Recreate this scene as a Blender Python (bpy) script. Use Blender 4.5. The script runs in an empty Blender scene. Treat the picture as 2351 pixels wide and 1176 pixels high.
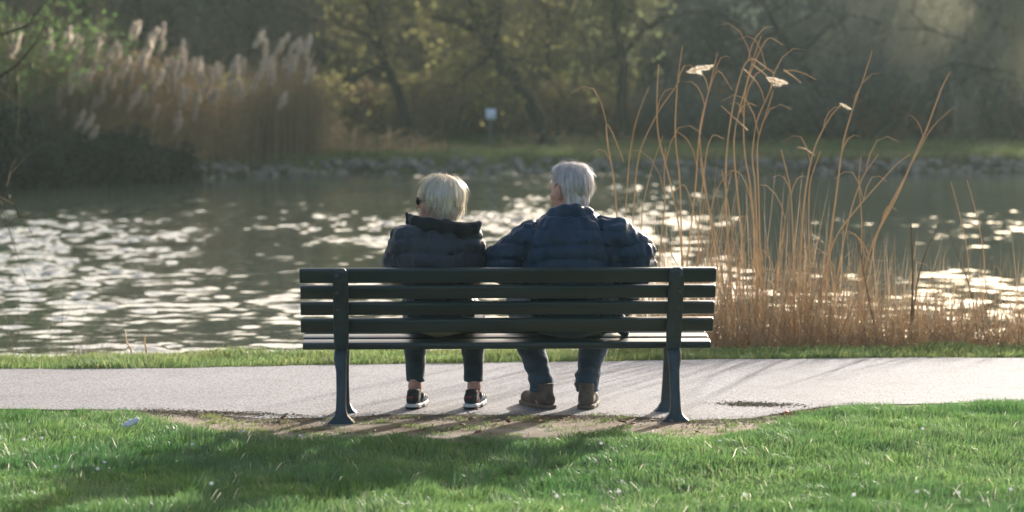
import bpy, math, random
import numpy as np
from mathutils import Vector, Matrix

rng = np.random.default_rng(7)
random.seed(7)
SC = bpy.context.scene
COL = SC.collection
R = math.radians

# ------------------------------------------------------------------ camera
FPX = 5904.0                       # focal length in pixels of the 2351 px wide photograph
CAM_H = 1.6
PITCH = math.atan(379.0 / FPX)
cam_data = bpy.data.cameras.new('camera')
cam_data.sensor_width = 36.0
cam_data.lens = FPX / 2351.0 * 36.0
cam_data.clip_start = 0.1
cam_data.clip_end = 3000
cam_data.dof.use_dof = True
cam_data.dof.focus_distance = 12.5
cam_data.dof.aperture_fstop = 2.8
cam_data.dof.aperture_blades = 0
cam = bpy.data.objects.new('camera', cam_data)
COL.objects.link(cam)
cam.location = (0, 0, CAM_H)
cam.rotation_euler = (math.pi / 2 - PITCH, 0, 0)
SC.camera = cam

# ------------------------------------------------------------------ light
SUN_AZ = 25.0      # degrees right of the view direction
SUN_EL = 17.0
world = bpy.data.worlds.new('World')
SC.world = world
world.use_nodes = True
wn = world.node_tree
wn.nodes.clear()
sky = wn.nodes.new('ShaderNodeTexSky')
sky.sky_type = 'NISHITA'
sky.sun_disc = False
sky.sun_elevation = R(SUN_EL)
sky.sun_rotation = R(SUN_AZ)
sky.air_density = 0.75
sky.dust_density = 4.0
sky.ozone_density = 0.3
bg = wn.nodes.new('ShaderNodeBackground')
bg.inputs[1].default_value = 0.14
wo = wn.nodes.new('ShaderNodeOutputWorld')
wn.links.new(sky.outputs[0], bg.inputs[0])
wn.links.new(bg.outputs[0], wo.inputs[0])

sun_d = bpy.data.lights.new('sun', 'SUN')
sun_d.energy = 5.0
sun_d.angle = R(1.0)
sun_d.color = (1.0, 0.945, 0.87)
sun = bpy.data.objects.new('sun', sun_d)
COL.objects.link(sun)
sdir = Vector((math.sin(R(SUN_AZ)) * math.cos(R(SUN_EL)), math.cos(R(SUN_AZ)) * math.cos(R(SUN_EL)), math.sin(R(SUN_EL))))
sun.rotation_euler = sdir.to_track_quat('Z', 'Y').to_euler()
sun.location = (10, 20, 20)

SC.view_settings.view_transform = 'Standard'
SC.view_settings.look = 'None'
SC.view_settings.gamma = 1
SC.view_settings.exposure = 1.0
SC.cycles.use_denoising = True
SC.cycles.max_bounces = 8
SC.cycles.transparent_max_bounces = 8
SC.cycles.volume_bounces = 0
SC.cycles.sample_clamp_indirect = 8
SC.cycles.caustics_reflective = False
SC.cycles.caustics_refractive = False


# ------------------------------------------------------------------ helpers
def ray(px, py):
    x = (px - 1175.5) / FPX
    v = (588.0 - py) / FPX
    c, s = math.cos(PITCH), math.sin(PITCH)
    return np.array([x, c + v * s, v * c - s])


def G(px, py, z=0.0):
    """point of the plane at height z seen at that place of the photograph"""
    d = ray(px, py)
    t = (z - CAM_H) / d[2]
    return np.array([d[0] * t, d[1] * t, z])


def P(px, py, depth):
    d = ray(px, py)
    t = depth / d[1]
    return np.array([d[0] * t, depth, CAM_H + d[2] * t])


def tag(o, label=None, cat=None, group=None, kind=None):
    if label: o['label'] = label
    if cat: o['category'] = cat
    if group: o['group'] = group
    if kind: o['kind'] = kind
    return o


def empty(name, loc=(0, 0, 0), rz=0):
    o = bpy.data.objects.new(name, None)
    o.empty_display_size = 0.1
    o.location = loc
    o.rotation_euler = (0, 0, rz)
    COL.objects.link(o)
    return o


def make_mesh(name, verts, faces, mat, smooth=True):
    """faces: list of lists or an (n,k) array or a list of such arrays"""
    me = bpy.data.meshes.new(name)
    verts = np.asarray(verts, dtype=np.float32).reshape(-1, 3)
    if isinstance(faces, np.ndarray):
        faces = [faces]
    if len(faces) and isinstance(faces[0], np.ndarray) and faces[0].ndim == 2:
        loops = np.concatenate([f.ravel() for f in faces]).astype(np.int32)
        sizes = np.concatenate([np.full(len(f), f.shape[1], dtype=np.int32) for f in faces])
    else:
        loops = np.array([i for f in faces for i in f], dtype=np.int32)
        sizes = np.array([len(f) for f in faces], dtype=np.int32)
    starts = np.concatenate([[0], np.cumsum(sizes)[:-1]]).astype(np.int32)
    me.vertices.add(len(verts))
    me.vertices.foreach_set('co', verts.ravel())
    me.loops.add(len(loops))
    me.loops.foreach_set('vertex_index', loops)
    me.polygons.add(len(sizes))
    me.polygons.foreach_set('loop_start', starts)
    me.polygons.foreach_set('loop_total', sizes)
    if smooth:
        me.polygons.foreach_set('use_smooth', np.ones(len(sizes), dtype=bool))
    me.update(calc_edges=True)
    me.validate()
    if mat: me.materials.append(mat)
    return me


def link(name, me, parent=None, loc=None):
    o = bpy.data.objects.new(name, me)
    COL.objects.link(o)
    if parent: o.parent = parent
    if loc is not None: o.location = loc
    return o


def add(name, verts, faces, mat, parent=None, smooth=True, origin=None):
    verts = np.asarray(verts, dtype=np.float64).reshape(-1, 3)
    if origin is not None: verts = verts - np.asarray(origin)
    return link(name, make_mesh(name, verts, faces, mat, smooth), parent)


class MB:
    """collects shapes of one mesh"""
    def __init__(s):
        s.v, s.q, s.t, s.n = [], [], [], 0

    def raw(s, v, q=None, t=None):
        v = np.asarray(v, dtype=float).reshape(-1, 3)
        if q is not None and len(q): s.q.append(np.asarray(q, dtype=int) + s.n)
        if t is not None and len(t): s.t.append(np.asarray(t, dtype=int) + s.n)
        s.v.append(v)
        s.n += len(v)

    def tube(s, pts, radii, sides=5, cap=True):
        pts = np.asarray(pts, dtype=float)
        n = len(pts)
        radii = np.broadcast_to(np.asarray(radii, dtype=float), (n,))
        tan = np.gradient(pts, axis=0)
        tan /= np.linalg.norm(tan, axis=1)[:, None] + 1e-9
        ref = np.array([0.0, 0.0, 1.0]) if abs(tan[0][2]) < 0.9 else np.array([1.0, 0.0, 0.0])
        u = np.cross(tan, ref)
        u /= np.linalg.norm(u, axis=1)[:, None] + 1e-9
        w = np.cross(tan, u)
        a = np.arange(sides) / sides * 2 * math.pi
        ring = pts[:, None, :] + radii[:, None, None] * (np.cos(a)[None, :, None] * u[:, None, :] + np.sin(a)[None, :, None] * w[:, None, :])
        i = np.arange(n - 1)[:, None] * sides
        j = np.arange(sides)[None, :]
        k = (j + 1) % sides
        q = np.stack([i + j, i + k, i + sides + k, i + sides + j], axis=-1).reshape(-1, 4)
        v = ring.reshape(-1, 3)
        t = None
        if cap:
            v = np.vstack([v, pts[:1], pts[-1:]])
            jj = np.arange(sides)
            kk = (jj + 1) % sides
            t = np.vstack([np.stack([kk, jj, np.full(sides, n * sides)], 1),
                           np.stack([jj + (n - 1) * sides, kk + (n - 1) * sides, np.full(sides, n * sides + 1)], 1)])
        s.raw(v, q, t)

    def build(s, name, mat, parent=None, smooth=True, origin=None):
        v = np.concatenate(s.v)
        f = []
        if s.q: f.append(np.concatenate(s.q))
        if s.t: f.append(np.concatenate(s.t))
        return add(name, v, f, mat, parent, smooth, origin)

    def mesh(s, name, mat, smooth=True):
        v = np.concatenate(s.v)
        f = []
        if s.q: f.append(np.concatenate(s.q))
        if s.t: f.append(np.concatenate(s.t))
        return make_mesh(name, v, f, mat, smooth)


def bevel_prism(profile, x0, x1, b=0.004):
    """extrude a convex closed profile (y,z) along x with pulled-in ends"""
    pr = np.asarray(profile, dtype=float)
    c = pr.mean(0)
    n = len(pr)
    small = c + (pr - c) * (1 - b / np.maximum(np.linalg.norm(pr - c, axis=1), 1e-6))[:, None]
    rows = [(x0, small), (x0 + b, pr), (x1 - b, pr), (x1, small)]
    v = np.concatenate([np.column_stack([np.full(n, x), p]) for x, p in rows])
    q = []
    for r in range(3):
        for i in range(n):
            j = (i + 1) % n
            q.append([r * n + i, r * n + j, (r + 1) * n + j, (r + 1) * n + i])
    faces = q + [list(range(n))[::-1], list(range(3 * n, 4 * n))]
    return v, faces


def rounded_rect(w, h, r, seg=3):
    """closed profile centred on 0 of a rounded rectangle"""
    pts = []
    for cx, cy, a0 in ((w / 2 - r, h / 2 - r, 0), (-w / 2 + r, h / 2 - r, 90), (-w / 2 + r, -h / 2 + r, 180), (w / 2 - r, -h / 2 + r, 270)):
        for k in range(seg + 1):
            a = R(a0 + 90 * k / seg)
            pts.append((cx + r * math.cos(a), cy + r * math.sin(a)))
    return np.array(pts)


# smooth value noise for shapes (numpy)
_perm = rng.random((64, 64, 64))


def noise3(p, scale=1.0, seed=0):
    p = np.asarray(p, dtype=float) * scale + seed * 17.31
    i = np.floor(p).astype(int)
    f = p - i
    f = f * f * (3 - 2 * f)
    out = 0
    for dx in (0, 1):
        for dy in (0, 1):
            for dz in (0, 1):
                w = (f[..., 0] if dx else 1 - f[..., 0]) * (f[..., 1] if dy else 1 - f[..., 1]) * (f[..., 2] if dz else 1 - f[..., 2])
                out = out + w * _perm[(i[..., 0] + dx) % 64, (i[..., 1] + dy) % 64, (i[..., 2] + dz) % 64]
    return out * 2 - 1


def noise2(x, y, scale=1.0, seed=0):
    return noise3(np.stack([x, y, np.zeros_like(x)], -1), scale, seed)


# ---- solid shapes from distance fields, so that limbs join smoothly
class Field:
    def __init__(s, lo, hi, vox):
        s.lo = np.array(lo, dtype=float)
        s.vox = vox
        s.n = np.ceil((np.array(hi) - s.lo) / vox).astype(int) + 1
        s.D = np.full(s.n, 0.5, dtype=np.float32)

    def _sub(s, lo, hi):
        a = np.clip(np.floor((np.asarray(lo) - s.lo) / s.vox).astype(int), 0, s.n)
        b = np.clip(np.ceil((np.asarray(hi) - s.lo) / s.vox).astype(int) + 1, 0, s.n)
        sl = tuple(slice(a[i], b[i]) for i in range(3))
        ax = [s.lo[i] + np.arange(a[i], b[i]) * s.vox for i in range(3)]
        X = np.stack(np.meshgrid(*ax, indexing='ij'), -1)
        return sl, X

    def _join(s, sl, d, k):
        D = s.D[sl]
        if k <= 0:
            s.D[sl] = np.minimum(D, d)
        else:
            h = np.clip(0.5 + 0.5 * (d - D) / k, 0, 1)
            s.D[sl] = d * (1 - h) + D * h - k * h * (1 - h)

    def cap(s, p0, p1, r0, r1=None, k=0.02):
        r1 = r0 if r1 is None else r1
        p0, p1 = np.array(p0, float), np.array(p1, float)
        m = max(r0, r1) + k + 3 * s.vox
        sl, X = s._sub(np.minimum(p0, p1) - m, np.maximum(p0, p1) + m)
        if X.size == 0: return
        ab = p1 - p0
        t = np.clip(((X - p0) @ ab) / (ab @ ab + 1e-12), 0, 1)
        d = np.linalg.norm(X - p0 - t[..., None] * ab, axis=-1) - (r0 + (r1 - r0) * t)
        s._join(sl, d, k)

    def chain(s, pts, rad, k=0.02):
        for i in range(len(pts) - 1):
            s.cap(pts[i], pts[i + 1], rad[i], rad[i + 1], k)

    def ell(s, c, r, M=None, k=0.02, sub=False):
        c, r = np.array(c, float), np.array(r, float)
        m = r.max() + k + 3 * s.vox
        sl, X = s._sub(c - m, c + m)
        if X.size == 0: return
        q = X - c
        if M is not None: q = q @ M          # to local
        k0 = np.linalg.norm(q / r, axis=-1)
        k1 = np.linalg.norm(q / (r * r), axis=-1) + 1e-9
        d = k0 * (k0 - 1) / k1
        if sub:
            D = s.D[sl]
            h = np.clip(0.5 - 0.5 * (D + d) / max(k, 1e-4), 0, 1)
            s.D[sl] = D * (1 - h) + (-d) * h + k * h * (1 - h)
        else:
            s._join(sl, d, k)

    def pts(s):
        ax = [s.lo[i] + np.arange(s.n[i]) * s.vox for i in range(3)]
        return np.stack(np.meshgrid(*ax, indexing='ij'), -1)

    def cut(s, fn):
        s.D = np.maximum(s.D, fn(s.pts())).astype(np.float32)

    def displace(s, fn, band=0.05):
        m = np.abs(s.D) < band
        X = s.pts()[m]
        s.D[m] -= fn(X).astype(np.float32)

    def mesh(s):
        D = s.D.copy()
        for i in range(3):
            ix = [slice(None)] * 3
            for e in (0, -1):
                ix[i] = e
                D[tuple(ix)] = 0.5
        I = D < 0
        n = np.array(D.shape)
        c = [np.zeros(n - 1, dtype=np.int8)][0]
        for dx in (0, 1):
            for dy in (0, 1):
                for dz in (0, 1):
                    c += I[dx:n[0] - 1 + dx, dy:n[1] - 1 + dy, dz:n[2] - 1 + dz]
        act = np.argwhere((c > 0) & (c < 8))
        idx = np.full(n - 1, -1, dtype=np.int64)
        idx[tuple(act.T)] = np.arange(len(act))
        acc = np.zeros((len(act), 3))
        cnt = np.zeros(len(act))
        corners = [(a, b, cc) for a in (0, 1) for b in (0, 1) for cc in (0, 1)]
        for a in corners:
            for ax in range(3):
                if a[ax]: continue
                b = list(a); b[ax] = 1
                pa, pb = act + np.array(a), act + np.array(b)
                da, db = D[tuple(pa.T)], D[tuple(pb.T)]
                m = (da < 0) != (db < 0)
                t = da[m] / (da[m] - db[m])
                acc[m] += pa[m] + (pb[m] - pa[m]) * t[:, None]
                cnt[m] += 1
        V = acc / cnt[:, None] * s.vox + s.lo
        quads = []
        for ax in range(3):
            s0 = [slice(None)] * 3; s1 = [slice(None)] * 3
            s0[ax] = slice(0, -1); s1[ax] = slice(1, None)
            A, B = I[tuple(s0)], I[tuple(s1)]
            e = np.argwhere(A != B)
            fl = A[tuple(e.T)]
            u, w = (ax + 1) % 3, (ax + 2) % 3
            off = []
            for du, dw in ((-1, -1), (0, -1), (0, 0), (-1, 0)):
                o = np.zeros(3, dtype=int); o[u] = du; o[w] = dw
                off.append(idx[tuple((e + o).T)])
            q = np.stack(off, 1)
            q[~fl] = q[~fl][:, ::-1]
            quads.append(q)
        return V, np.concatenate(quads)


# ------------------------------------------------------------------ materials
def principled(name):
    m = bpy.data.materials.new(name)
    m.use_nodes = True
    return m, m.node_tree, m.node_tree.nodes['Principled BSDF']


def mat(name, col, col2=None, scale=5.0, rough=0.7, bump=0.0, bscale=None, detail=6.0, spec=0.5, island=False, sheen=0.0, metal=0.0, dist=0.01, pos=(0.35, 0.65), stretch=None):
    m, nt, b = principled(name)
    L, N = nt.links, nt.nodes
    b.inputs['Roughness'].default_value = rough
    b.inputs['Specular IOR Level'].default_value = spec
    b.inputs['Metallic'].default_value = metal
    if sheen:
        b.inputs['Sheen Weight'].default_value = sheen
        b.inputs['Sheen Roughness'].default_value = 0.5
    tc = N.new('ShaderNodeTexCoord')
    src = tc.outputs['Object']
    if stretch:
        mp = N.new('ShaderNodeMapping')
        mp.inputs['Scale'].default_value = stretch
        L.new(src, mp.inputs['Vector'])
        src = mp.outputs[0]
    col = tuple(col) + (1,)
    if col2 is None:
        b.inputs['Base Color'].default_value = col
    else:
        ramp = N.new('ShaderNodeValToRGB')
        ramp.color_ramp.elements[0].position = pos[0]
        ramp.color_ramp.elements[1].position = pos[1]
        ramp.color_ramp.elements[0].color = col
        ramp.color_ramp.elements[1].color = tuple(col2) + (1,)
        if island:
            ge = N.new('ShaderNodeNewGeometry')
            L.new(ge.outputs['Random Per Island'], ramp.inputs[0])
            ramp.color_ramp.elements[0].position = 0
            ramp.color_ramp.elements[1].position = 1
        else:
            nz = N.new('ShaderNodeTexNoise')
            nz.inputs['Scale'].default_value = scale
            nz.inputs['Detail'].default_value = detail
            L.new(src, nz.inputs['Vector'])
            L.new(nz.outputs[0], ramp.inputs[0])
        L.new(ramp.outputs[0], b.inputs['Base Color'])
    if bump:
        nb = N.new('ShaderNodeTexNoise')
        nb.inputs['Scale'].default_value = bscale or scale * 4
        nb.inputs['Detail'].default_value = 8
        L.new(src, nb.inputs['Vector'])
        bp = N.new('ShaderNodeBump')
        bp.inputs['Strength'].default_value = bump
        bp.inputs['Distance'].default_value = dist
        L.new(nb.outputs[0], bp.inputs['Height'])
        L.new(bp.outputs[0], b.inputs['Normal'])
    return m


def leafy(name, c1, c2, c3=None, transl=0.4, patch=0.6, rough=0.5, gloss=0.08, c_patch=None):
    """thin leaves or blades: each island its own tone, light passes through"""
    m = bpy.data.materials.new(name)
    m.use_nodes = True
    nt = m.node_tree
    N, L = nt.nodes, nt.links
    N.clear()
    out = N.new('ShaderNodeOutputMaterial')
    ge = N.new('ShaderNodeNewGeometry')
    ramp = N.new('ShaderNodeValToRGB')
    e = ramp.color_ramp.elements
    e[0].color = tuple(c1) + (1,); e[1].color = tuple(c2) + (1,)
    if c3:
        e[1].position = 0.9
        x = e.new(1.0); x.color = tuple(c3) + (1,)
    L.new(ge.outputs['Random Per Island'], ramp.inputs[0])
    colr = ramp.outputs[0]
    if c_patch:
        tc = N.new('ShaderNodeTexCoord')
        nz = N.new('ShaderNodeTexNoise')
        nz.inputs['Scale'].default_value = patch
        nz.inputs['Detail'].default_value = 4
        L.new(tc.outputs['Object'], nz.inputs['Vector'])
        mr = N.new('ShaderNodeMapRange')
        mr.inputs[1].default_value = 0.42; mr.inputs[2].default_value = 0.62
        mr.inputs[3].default_value = 0; mr.inputs[4].default_value = 0.75
        L.new(nz.outputs[0], mr.inputs[0])
        mx = N.new('ShaderNodeMix'); mx.data_type = 'RGBA'
        L.new(mr.outputs[0], mx.inputs[0])
        L.new(colr, mx.inputs[6])
        mx.inputs[7].default_value = tuple(c_patch) + (1,)
        colr = mx.outputs[2]
    df = N.new('ShaderNodeBsdfDiffuse'); L.new(colr, df.inputs[0])
    tr = N.new('ShaderNodeBsdfTranslucent'); L.new(colr, tr.inputs[0])
    ms = N.new('ShaderNodeMixShader'); ms.inputs[0].default_value = transl
    L.new(df.outputs[0], ms.inputs[1]); L.new(tr.outputs[0], ms.inputs[2])
    gl = N.new('ShaderNodeBsdfGlossy'); gl.inputs['Roughness'].default_value = rough
    gl.inputs[0].default_value = (1, 1, 1, 1)
    m2 = N.new('ShaderNodeMixShader'); m2.inputs[0].default_value = gloss
    L.new(ms.outputs[0], m2.inputs[1]); L.new(gl.outputs[0], m2.inputs[2])
    L.new(m2.outputs[0], out.inputs[0])
    return m


M = {}
M['grass'] = leafy('lawn grass', (0.085, 0.175, 0.05), (0.19, 0.32, 0.10), (0.42, 0.44, 0.22), transl=0.55, patch=0.9, gloss=0.05, rough=0.4, c_patch=(0.055, 0.15, 0.045))
M['verge'] = leafy('verge grass', (0.12, 0.20, 0.065), (0.21, 0.29, 0.11), (0.45, 0.40, 0.20), transl=0.55, patch=1.0, gloss=0.03, c_patch=(0.24, 0.27, 0.10))
M['bankgrass'] = leafy('bank grass', (0.19, 0.20, 0.08), (0.32, 0.31, 0.14), transl=0.5, patch=0.3, gloss=0.02, c_patch=(0.12, 0.20, 0.06))
M['crumb'] = mat('dark grains', (0.06, 0.05, 0.03), (0.10, 0.09, 0.05), scale=3, rough=0.95, bump=0.5, dist=0.02, spec=0.2)  # dark tone of both grain scatters, the path shadow among them
M['reed'] = leafy('dry reed straw', (0.42, 0.28, 0.15), (0.76, 0.59, 0.37), transl=0.42, gloss=0.04)
M['reed_dark'] = leafy('weathered reed straw', (0.14, 0.09, 0.05), (0.34, 0.22, 0.13), transl=0.3, gloss=0.02)
M['reed_far'] = leafy('brown reed straw', (0.34, 0.24, 0.13), (0.56, 0.42, 0.25), transl=0.5, gloss=0.0, patch=0.35, c_patch=(0.16, 0.125, 0.075))
M['plume'] = leafy('pale reed plume', (0.80, 0.70, 0.58), (0.93, 0.85, 0.74), transl=0.6, gloss=0.0)
M['bark'] = mat('grey brown bark', (0.022, 0.021, 0.018), (0.05, 0.044, 0.035), scale=6, rough=0.95, bump=0.6, spec=0.1, stretch=(1, 1, 0.3))
M['twig'] = leafy('bare twigs', (0.15, 0.12, 0.08), (0.38, 0.32, 0.21), transl=0.3, gloss=0.0)
M['twig_grey'] = leafy('grey bare twigs', (0.11, 0.12, 0.105), (0.20, 0.21, 0.19), transl=0.25, gloss=0.0)
M['bud_yellow'] = leafy('yellow green spring buds', (0.26, 0.25, 0.08), (0.48, 0.44, 0.16), transl=0.6, gloss=0.0, patch=0.25, c_patch=(0.18, 0.20, 0.07))
M['bud_olive'] = leafy('olive buds', (0.23, 0.27, 0.11), (0.38, 0.41, 0.18), transl=0.55, gloss=0.0, patch=0.12, c_patch=(0.10, 0.12, 0.08))
M['bud_brown'] = leafy('brown dry leaves', (0.20, 0.13, 0.075), (0.34, 0.235, 0.135), transl=0.5, gloss=0.0)
M['leaf_green'] = leafy('fresh green leaves', (0.07, 0.13, 0.035), (0.15, 0.25, 0.075), transl=0.55, gloss=0.0, patch=0.5, c_patch=(0.04, 0.08, 0.03))
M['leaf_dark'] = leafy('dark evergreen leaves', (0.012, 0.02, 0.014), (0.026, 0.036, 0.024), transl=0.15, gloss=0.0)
M['leaf_grey'] = leafy('grey green leaves', (0.15, 0.19, 0.15), (0.27, 0.31, 0.24), transl=0.5, gloss=0.0)
M['willow'] = leafy('pale willow strands', (0.36, 0.35, 0.26), (0.50, 0.48, 0.36), transl=0.55, gloss=0.0)
M['stone'] = mat('mossy bank stone', (0.09, 0.085, 0.06), (0.30, 0.27, 0.22), scale=2.5, rough=0.9, bump=0.5, dist=0.03, spec=0.2)
M['slat'] = mat('dark green painted wood', (0.010, 0.025, 0.025), (0.028, 0.050, 0.048), scale=9, rough=0.38, bump=0.25, bscale=60, dist=0.002, spec=0.5, stretch=(0.15, 1, 1))
M['iron'] = mat('blue green painted iron', (0.018, 0.035, 0.040), (0.035, 0.058, 0.066), scale=18, rough=0.42, bump=0.3, bscale=90, dist=0.002, spec=0.5)
M['bolt'] = mat('worn steel bolt', (0.10, 0.11, 0.11), rough=0.45, metal=0.7)
M['skin'] = mat('skin', (0.50, 0.25, 0.18), (0.60, 0.33, 0.25), scale=30, rough=0.55, bump=0.1, bscale=150, dist=0.001)
M['ankle'] = M['skin']
M['navy'] = mat('navy quilted nylon', (0.004, 0.025, 0.055), (0.009, 0.044, 0.088), scale=9, rough=0.55, bump=0.6, bscale=34, dist=0.008, spec=0.3, sheen=0.05)
M['charcoal'] = mat('charcoal quilted nylon', (0.016, 0.027, 0.040), (0.030, 0.045, 0.062), scale=9, rough=0.55, bump=0.6, bscale=34, dist=0.008, spec=0.35, sheen=0.08)
M['collar'] = mat('black green knit', (0.010, 0.016, 0.019), (0.018, 0.026, 0.029), scale=30, rough=0.85, bump=0.3, spec=0.2, sheen=0.1)
M['jeans'] = mat('blue denim', (0.030, 0.060, 0.095), (0.055, 0.095, 0.14), scale=14, rough=0.85, bump=0.5, bscale=60, dist=0.004, spec=0.2, sheen=0.2)
M['jeans2'] = mat('dark teal denim', (0.020, 0.042, 0.055), (0.040, 0.070, 0.088), scale=14, rough=0.85, bump=0.5, bscale=60, dist=0.004, spec=0.2, sheen=0.2)
M['cream'] = mat('cream cotton', (0.50, 0.42, 0.34), (0.62, 0.54, 0.45), scale=18, rough=0.9, bump=0.3)
M['leather'] = mat('brown suede', (0.085, 0.062, 0.050), (0.15, 0.115, 0.09), scale=22, rough=0.8, bump=0.4, dist=0.003)
M['sole_brown'] = mat('tan rubber sole', (0.14, 0.10, 0.07), (0.20, 0.15, 0.11), scale=30, rough=0.8)
M['sneaker'] = mat('black mesh sneaker', (0.014, 0.018, 0.020), (0.030, 0.036, 0.038), scale=60, rough=0.8, bump=0.3, dist=0.002)
M['white'] = mat('off white rubber', (0.62, 0.60, 0.57), (0.75, 0.73, 0.70), scale=20, rough=0.6)
M['rubber'] = mat('black rubber', (0.012, 0.013, 0.014), rough=0.7)
M['red'] = mat('dark red fabric', (0.22, 0.05, 0.04), rough=0.8)
M['glass_dark'] = mat('dark plastic', (0.02, 0.012, 0.01), rough=0.25)
M['hair_grey'] = leafy('grey hair', (0.58, 0.52, 0.50), (0.80, 0.75, 0.72), (0.88, 0.84, 0.80), transl=0.40, gloss=0.12, rough=0.35)
M['hair_grey_base'] = mat('grey hair mass', (0.44, 0.39, 0.37), (0.80, 0.73, 0.70), scale=40, rough=0.6, bump=0.5, dist=0.004, stretch=(1.5, 1.5, 0.4))
M['hair_blond'] = leafy('white blond hair', (0.84, 0.74, 0.54), (0.96, 0.92, 0.84), (0.42, 0.27, 0.10), transl=0.5, gloss=0.12, rough=0.35)
M['hair_blond_base'] = mat('blond hair mass', (0.42, 0.28, 0.11), (0.86, 0.75, 0.50), scale=26, rough=0.6, bump=0.6, dist=0.005, stretch=(2.0, 2.0, 0.25))
M['sign'] = mat('white enamel sign', (0.72, 0.76, 0.82), (0.78, 0.82, 0.88), scale=5, rough=0.4)
M['post'] = mat('grey metal post', (0.16, 0.17, 0.17), (0.22, 0.23, 0.23), scale=5, rough=0.6)
M['paper'] = mat('crumpled white tissue', (0.75, 0.72, 0.80), (0.85, 0.83, 0.88), scale=20, rough=0.9)
M['dryleaf'] = mat('dry brown leaf', (0.16, 0.08, 0.035), (0.28, 0.15, 0.07), scale=20, rough=0.8)
M['redleaf'] = mat('orange red leaf', (0.55, 0.09, 0.04), rough=0.7)
M['petal'] = leafy('white petals', (0.7, 0.7, 0.68), (0.85, 0.84, 0.82), transl=0.3, gloss=0.0)
M['catkin'] = leafy('pale catkins', (0.45, 0.43, 0.30), (0.62, 0.58, 0.42), transl=0.4, gloss=0.0)

# ground material: dark soil under the lawn, wood floor litter on the far side
m, nt, b = principled('earth and litter')
N, L = nt.nodes, nt.links
tc = N.new('ShaderNodeTexCoord')
n1 = N.new('ShaderNodeTexNoise'); n1.inputs['Scale'].default_value = 0.35; n1.inputs['Detail'].default_value = 8
n2 = N.new('ShaderNodeTexNoise'); n2.inputs['Scale'].default_value = 9; n2.inputs['Detail'].default_value = 8
L.new(tc.outputs['Object'], n1.inputs['Vector']); L.new(tc.outputs['Object'], n2.inputs['Vector'])
r1 = N.new('ShaderNodeValToRGB')
r1.color_ramp.elements[0].position = 0.4; r1.color_ramp.elements[0].color = (0.075, 0.058, 0.036, 1)
r1.color_ramp.elements[1].position = 0.6; r1.color_ramp.elements[1].color = (0.085, 0.11, 0.04, 1)
r2 = N.new('ShaderNodeValToRGB')
r2.color_ramp.elements[0].position = 0.3; r2.color_ramp.elements[0].color = (0.6, 0.6, 0.6, 1)
r2.color_ramp.elements[1].position = 0.75; r2.color_ramp.elements[1].color = (1.15, 1.1, 1.0, 1)
L.new(n1.outputs[0], r1.inputs[0]); L.new(n2.outputs[0], r2.inputs[0])
mx = N.new('ShaderNodeMix'); mx.data_type = 'RGBA'; mx.blend_type = 'MULTIPLY'; mx.inputs[0].default_value = 1
L.new(r1.outputs[0], mx.inputs[6]); L.new(r2.outputs[0], mx.inputs[7])
L.new(mx.outputs[2], b.inputs['Base Color'])
b.inputs['Roughness'].default_value = 0.95; b.inputs['Specular IOR Level'].default_value = 0.15
M['ground'] = m

# path: pale pinkish fine asphalt with aggregate, faint wear and a few stains
m, nt, b = principled('pale tarmac')
N, L = nt.nodes, nt.links
tc = N.new('ShaderNodeTexCoord')
def noise_ramp(scale, p0, c0, p1, c1, detail=6):
    nz = N.new('ShaderNodeTexNoise'); nz.inputs['Scale'].default_value = scale; nz.inputs['Detail'].default_value = detail
    L.new(tc.outputs['Object'], nz.inputs['Vector'])
    rr = N.new('ShaderNodeValToRGB')
    rr.color_ramp.elements[0].position = p0; rr.color_ramp.elements[0].color = c0 + (1,)
    rr.color_ramp.elements[1].position = p1; rr.color_ramp.elements[1].color = c1 + (1,)
    L.new(nz.outputs[0], rr.inputs[0])
    return rr.outputs[0], nz.outputs[0]
a, _ = noise_ramp(1.1, 0.3, (0.22, 0.212, 0.22), 0.7, (0.262, 0.252, 0.26))
c, g = noise_ramp(90, 0.38, (0.5, 0.5, 0.5), 0.62, (1.4, 1.4, 1.4), 3)
d, _ = noise_ramp(5, 0.28, (0.86, 0.84, 0.82), 0.5, (1, 1, 1))
mx = N.new('ShaderNodeMix'); mx.data_type = 'RGBA'; mx.blend_type = 'MULTIPLY'; mx.inputs[0].default_value = 1
L.new(a, mx.inputs[6]); L.new(c, mx.inputs[7])
mx2 = N.new('ShaderNodeMix'); mx2.data_type = 'RGBA'; mx2.blend_type = 'MULTIPLY'; mx2.inputs[0].default_value = 1
L.new(mx.outputs[2], mx2.inputs[6]); L.new(d, mx2.inputs[7])
L.new(mx2.outputs[2], b.inputs['Base Color'])
b.inputs['Roughness'].default_value = 0.85; b.inputs['Specular IOR Level'].default_value = 0.3
bp = N.new('ShaderNodeBump'); bp.inputs['Strength'].default_value = 0.5; bp.inputs['Distance'].default_value = 0.004
L.new(g, bp.inputs['Height']); L.new(bp.outputs[0], b.inputs['Normal'])
M['path'] = m
M['dirt'] = mat('sandy worn earth', (0.17, 0.115, 0.065), (0.33, 0.27, 0.20), scale=3.2, rough=0.95, bump=0.7, bscale=40, dist=0.012, spec=0.15, pos=(0.38, 0.6))
M['shadowed'] = mat('shadowed tarmac', (0.045, 0.04, 0.038), (0.075, 0.07, 0.066), scale=60, rough=0.95, spec=0.05)  # dark tone for a painted shadow on the tarmac

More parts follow.
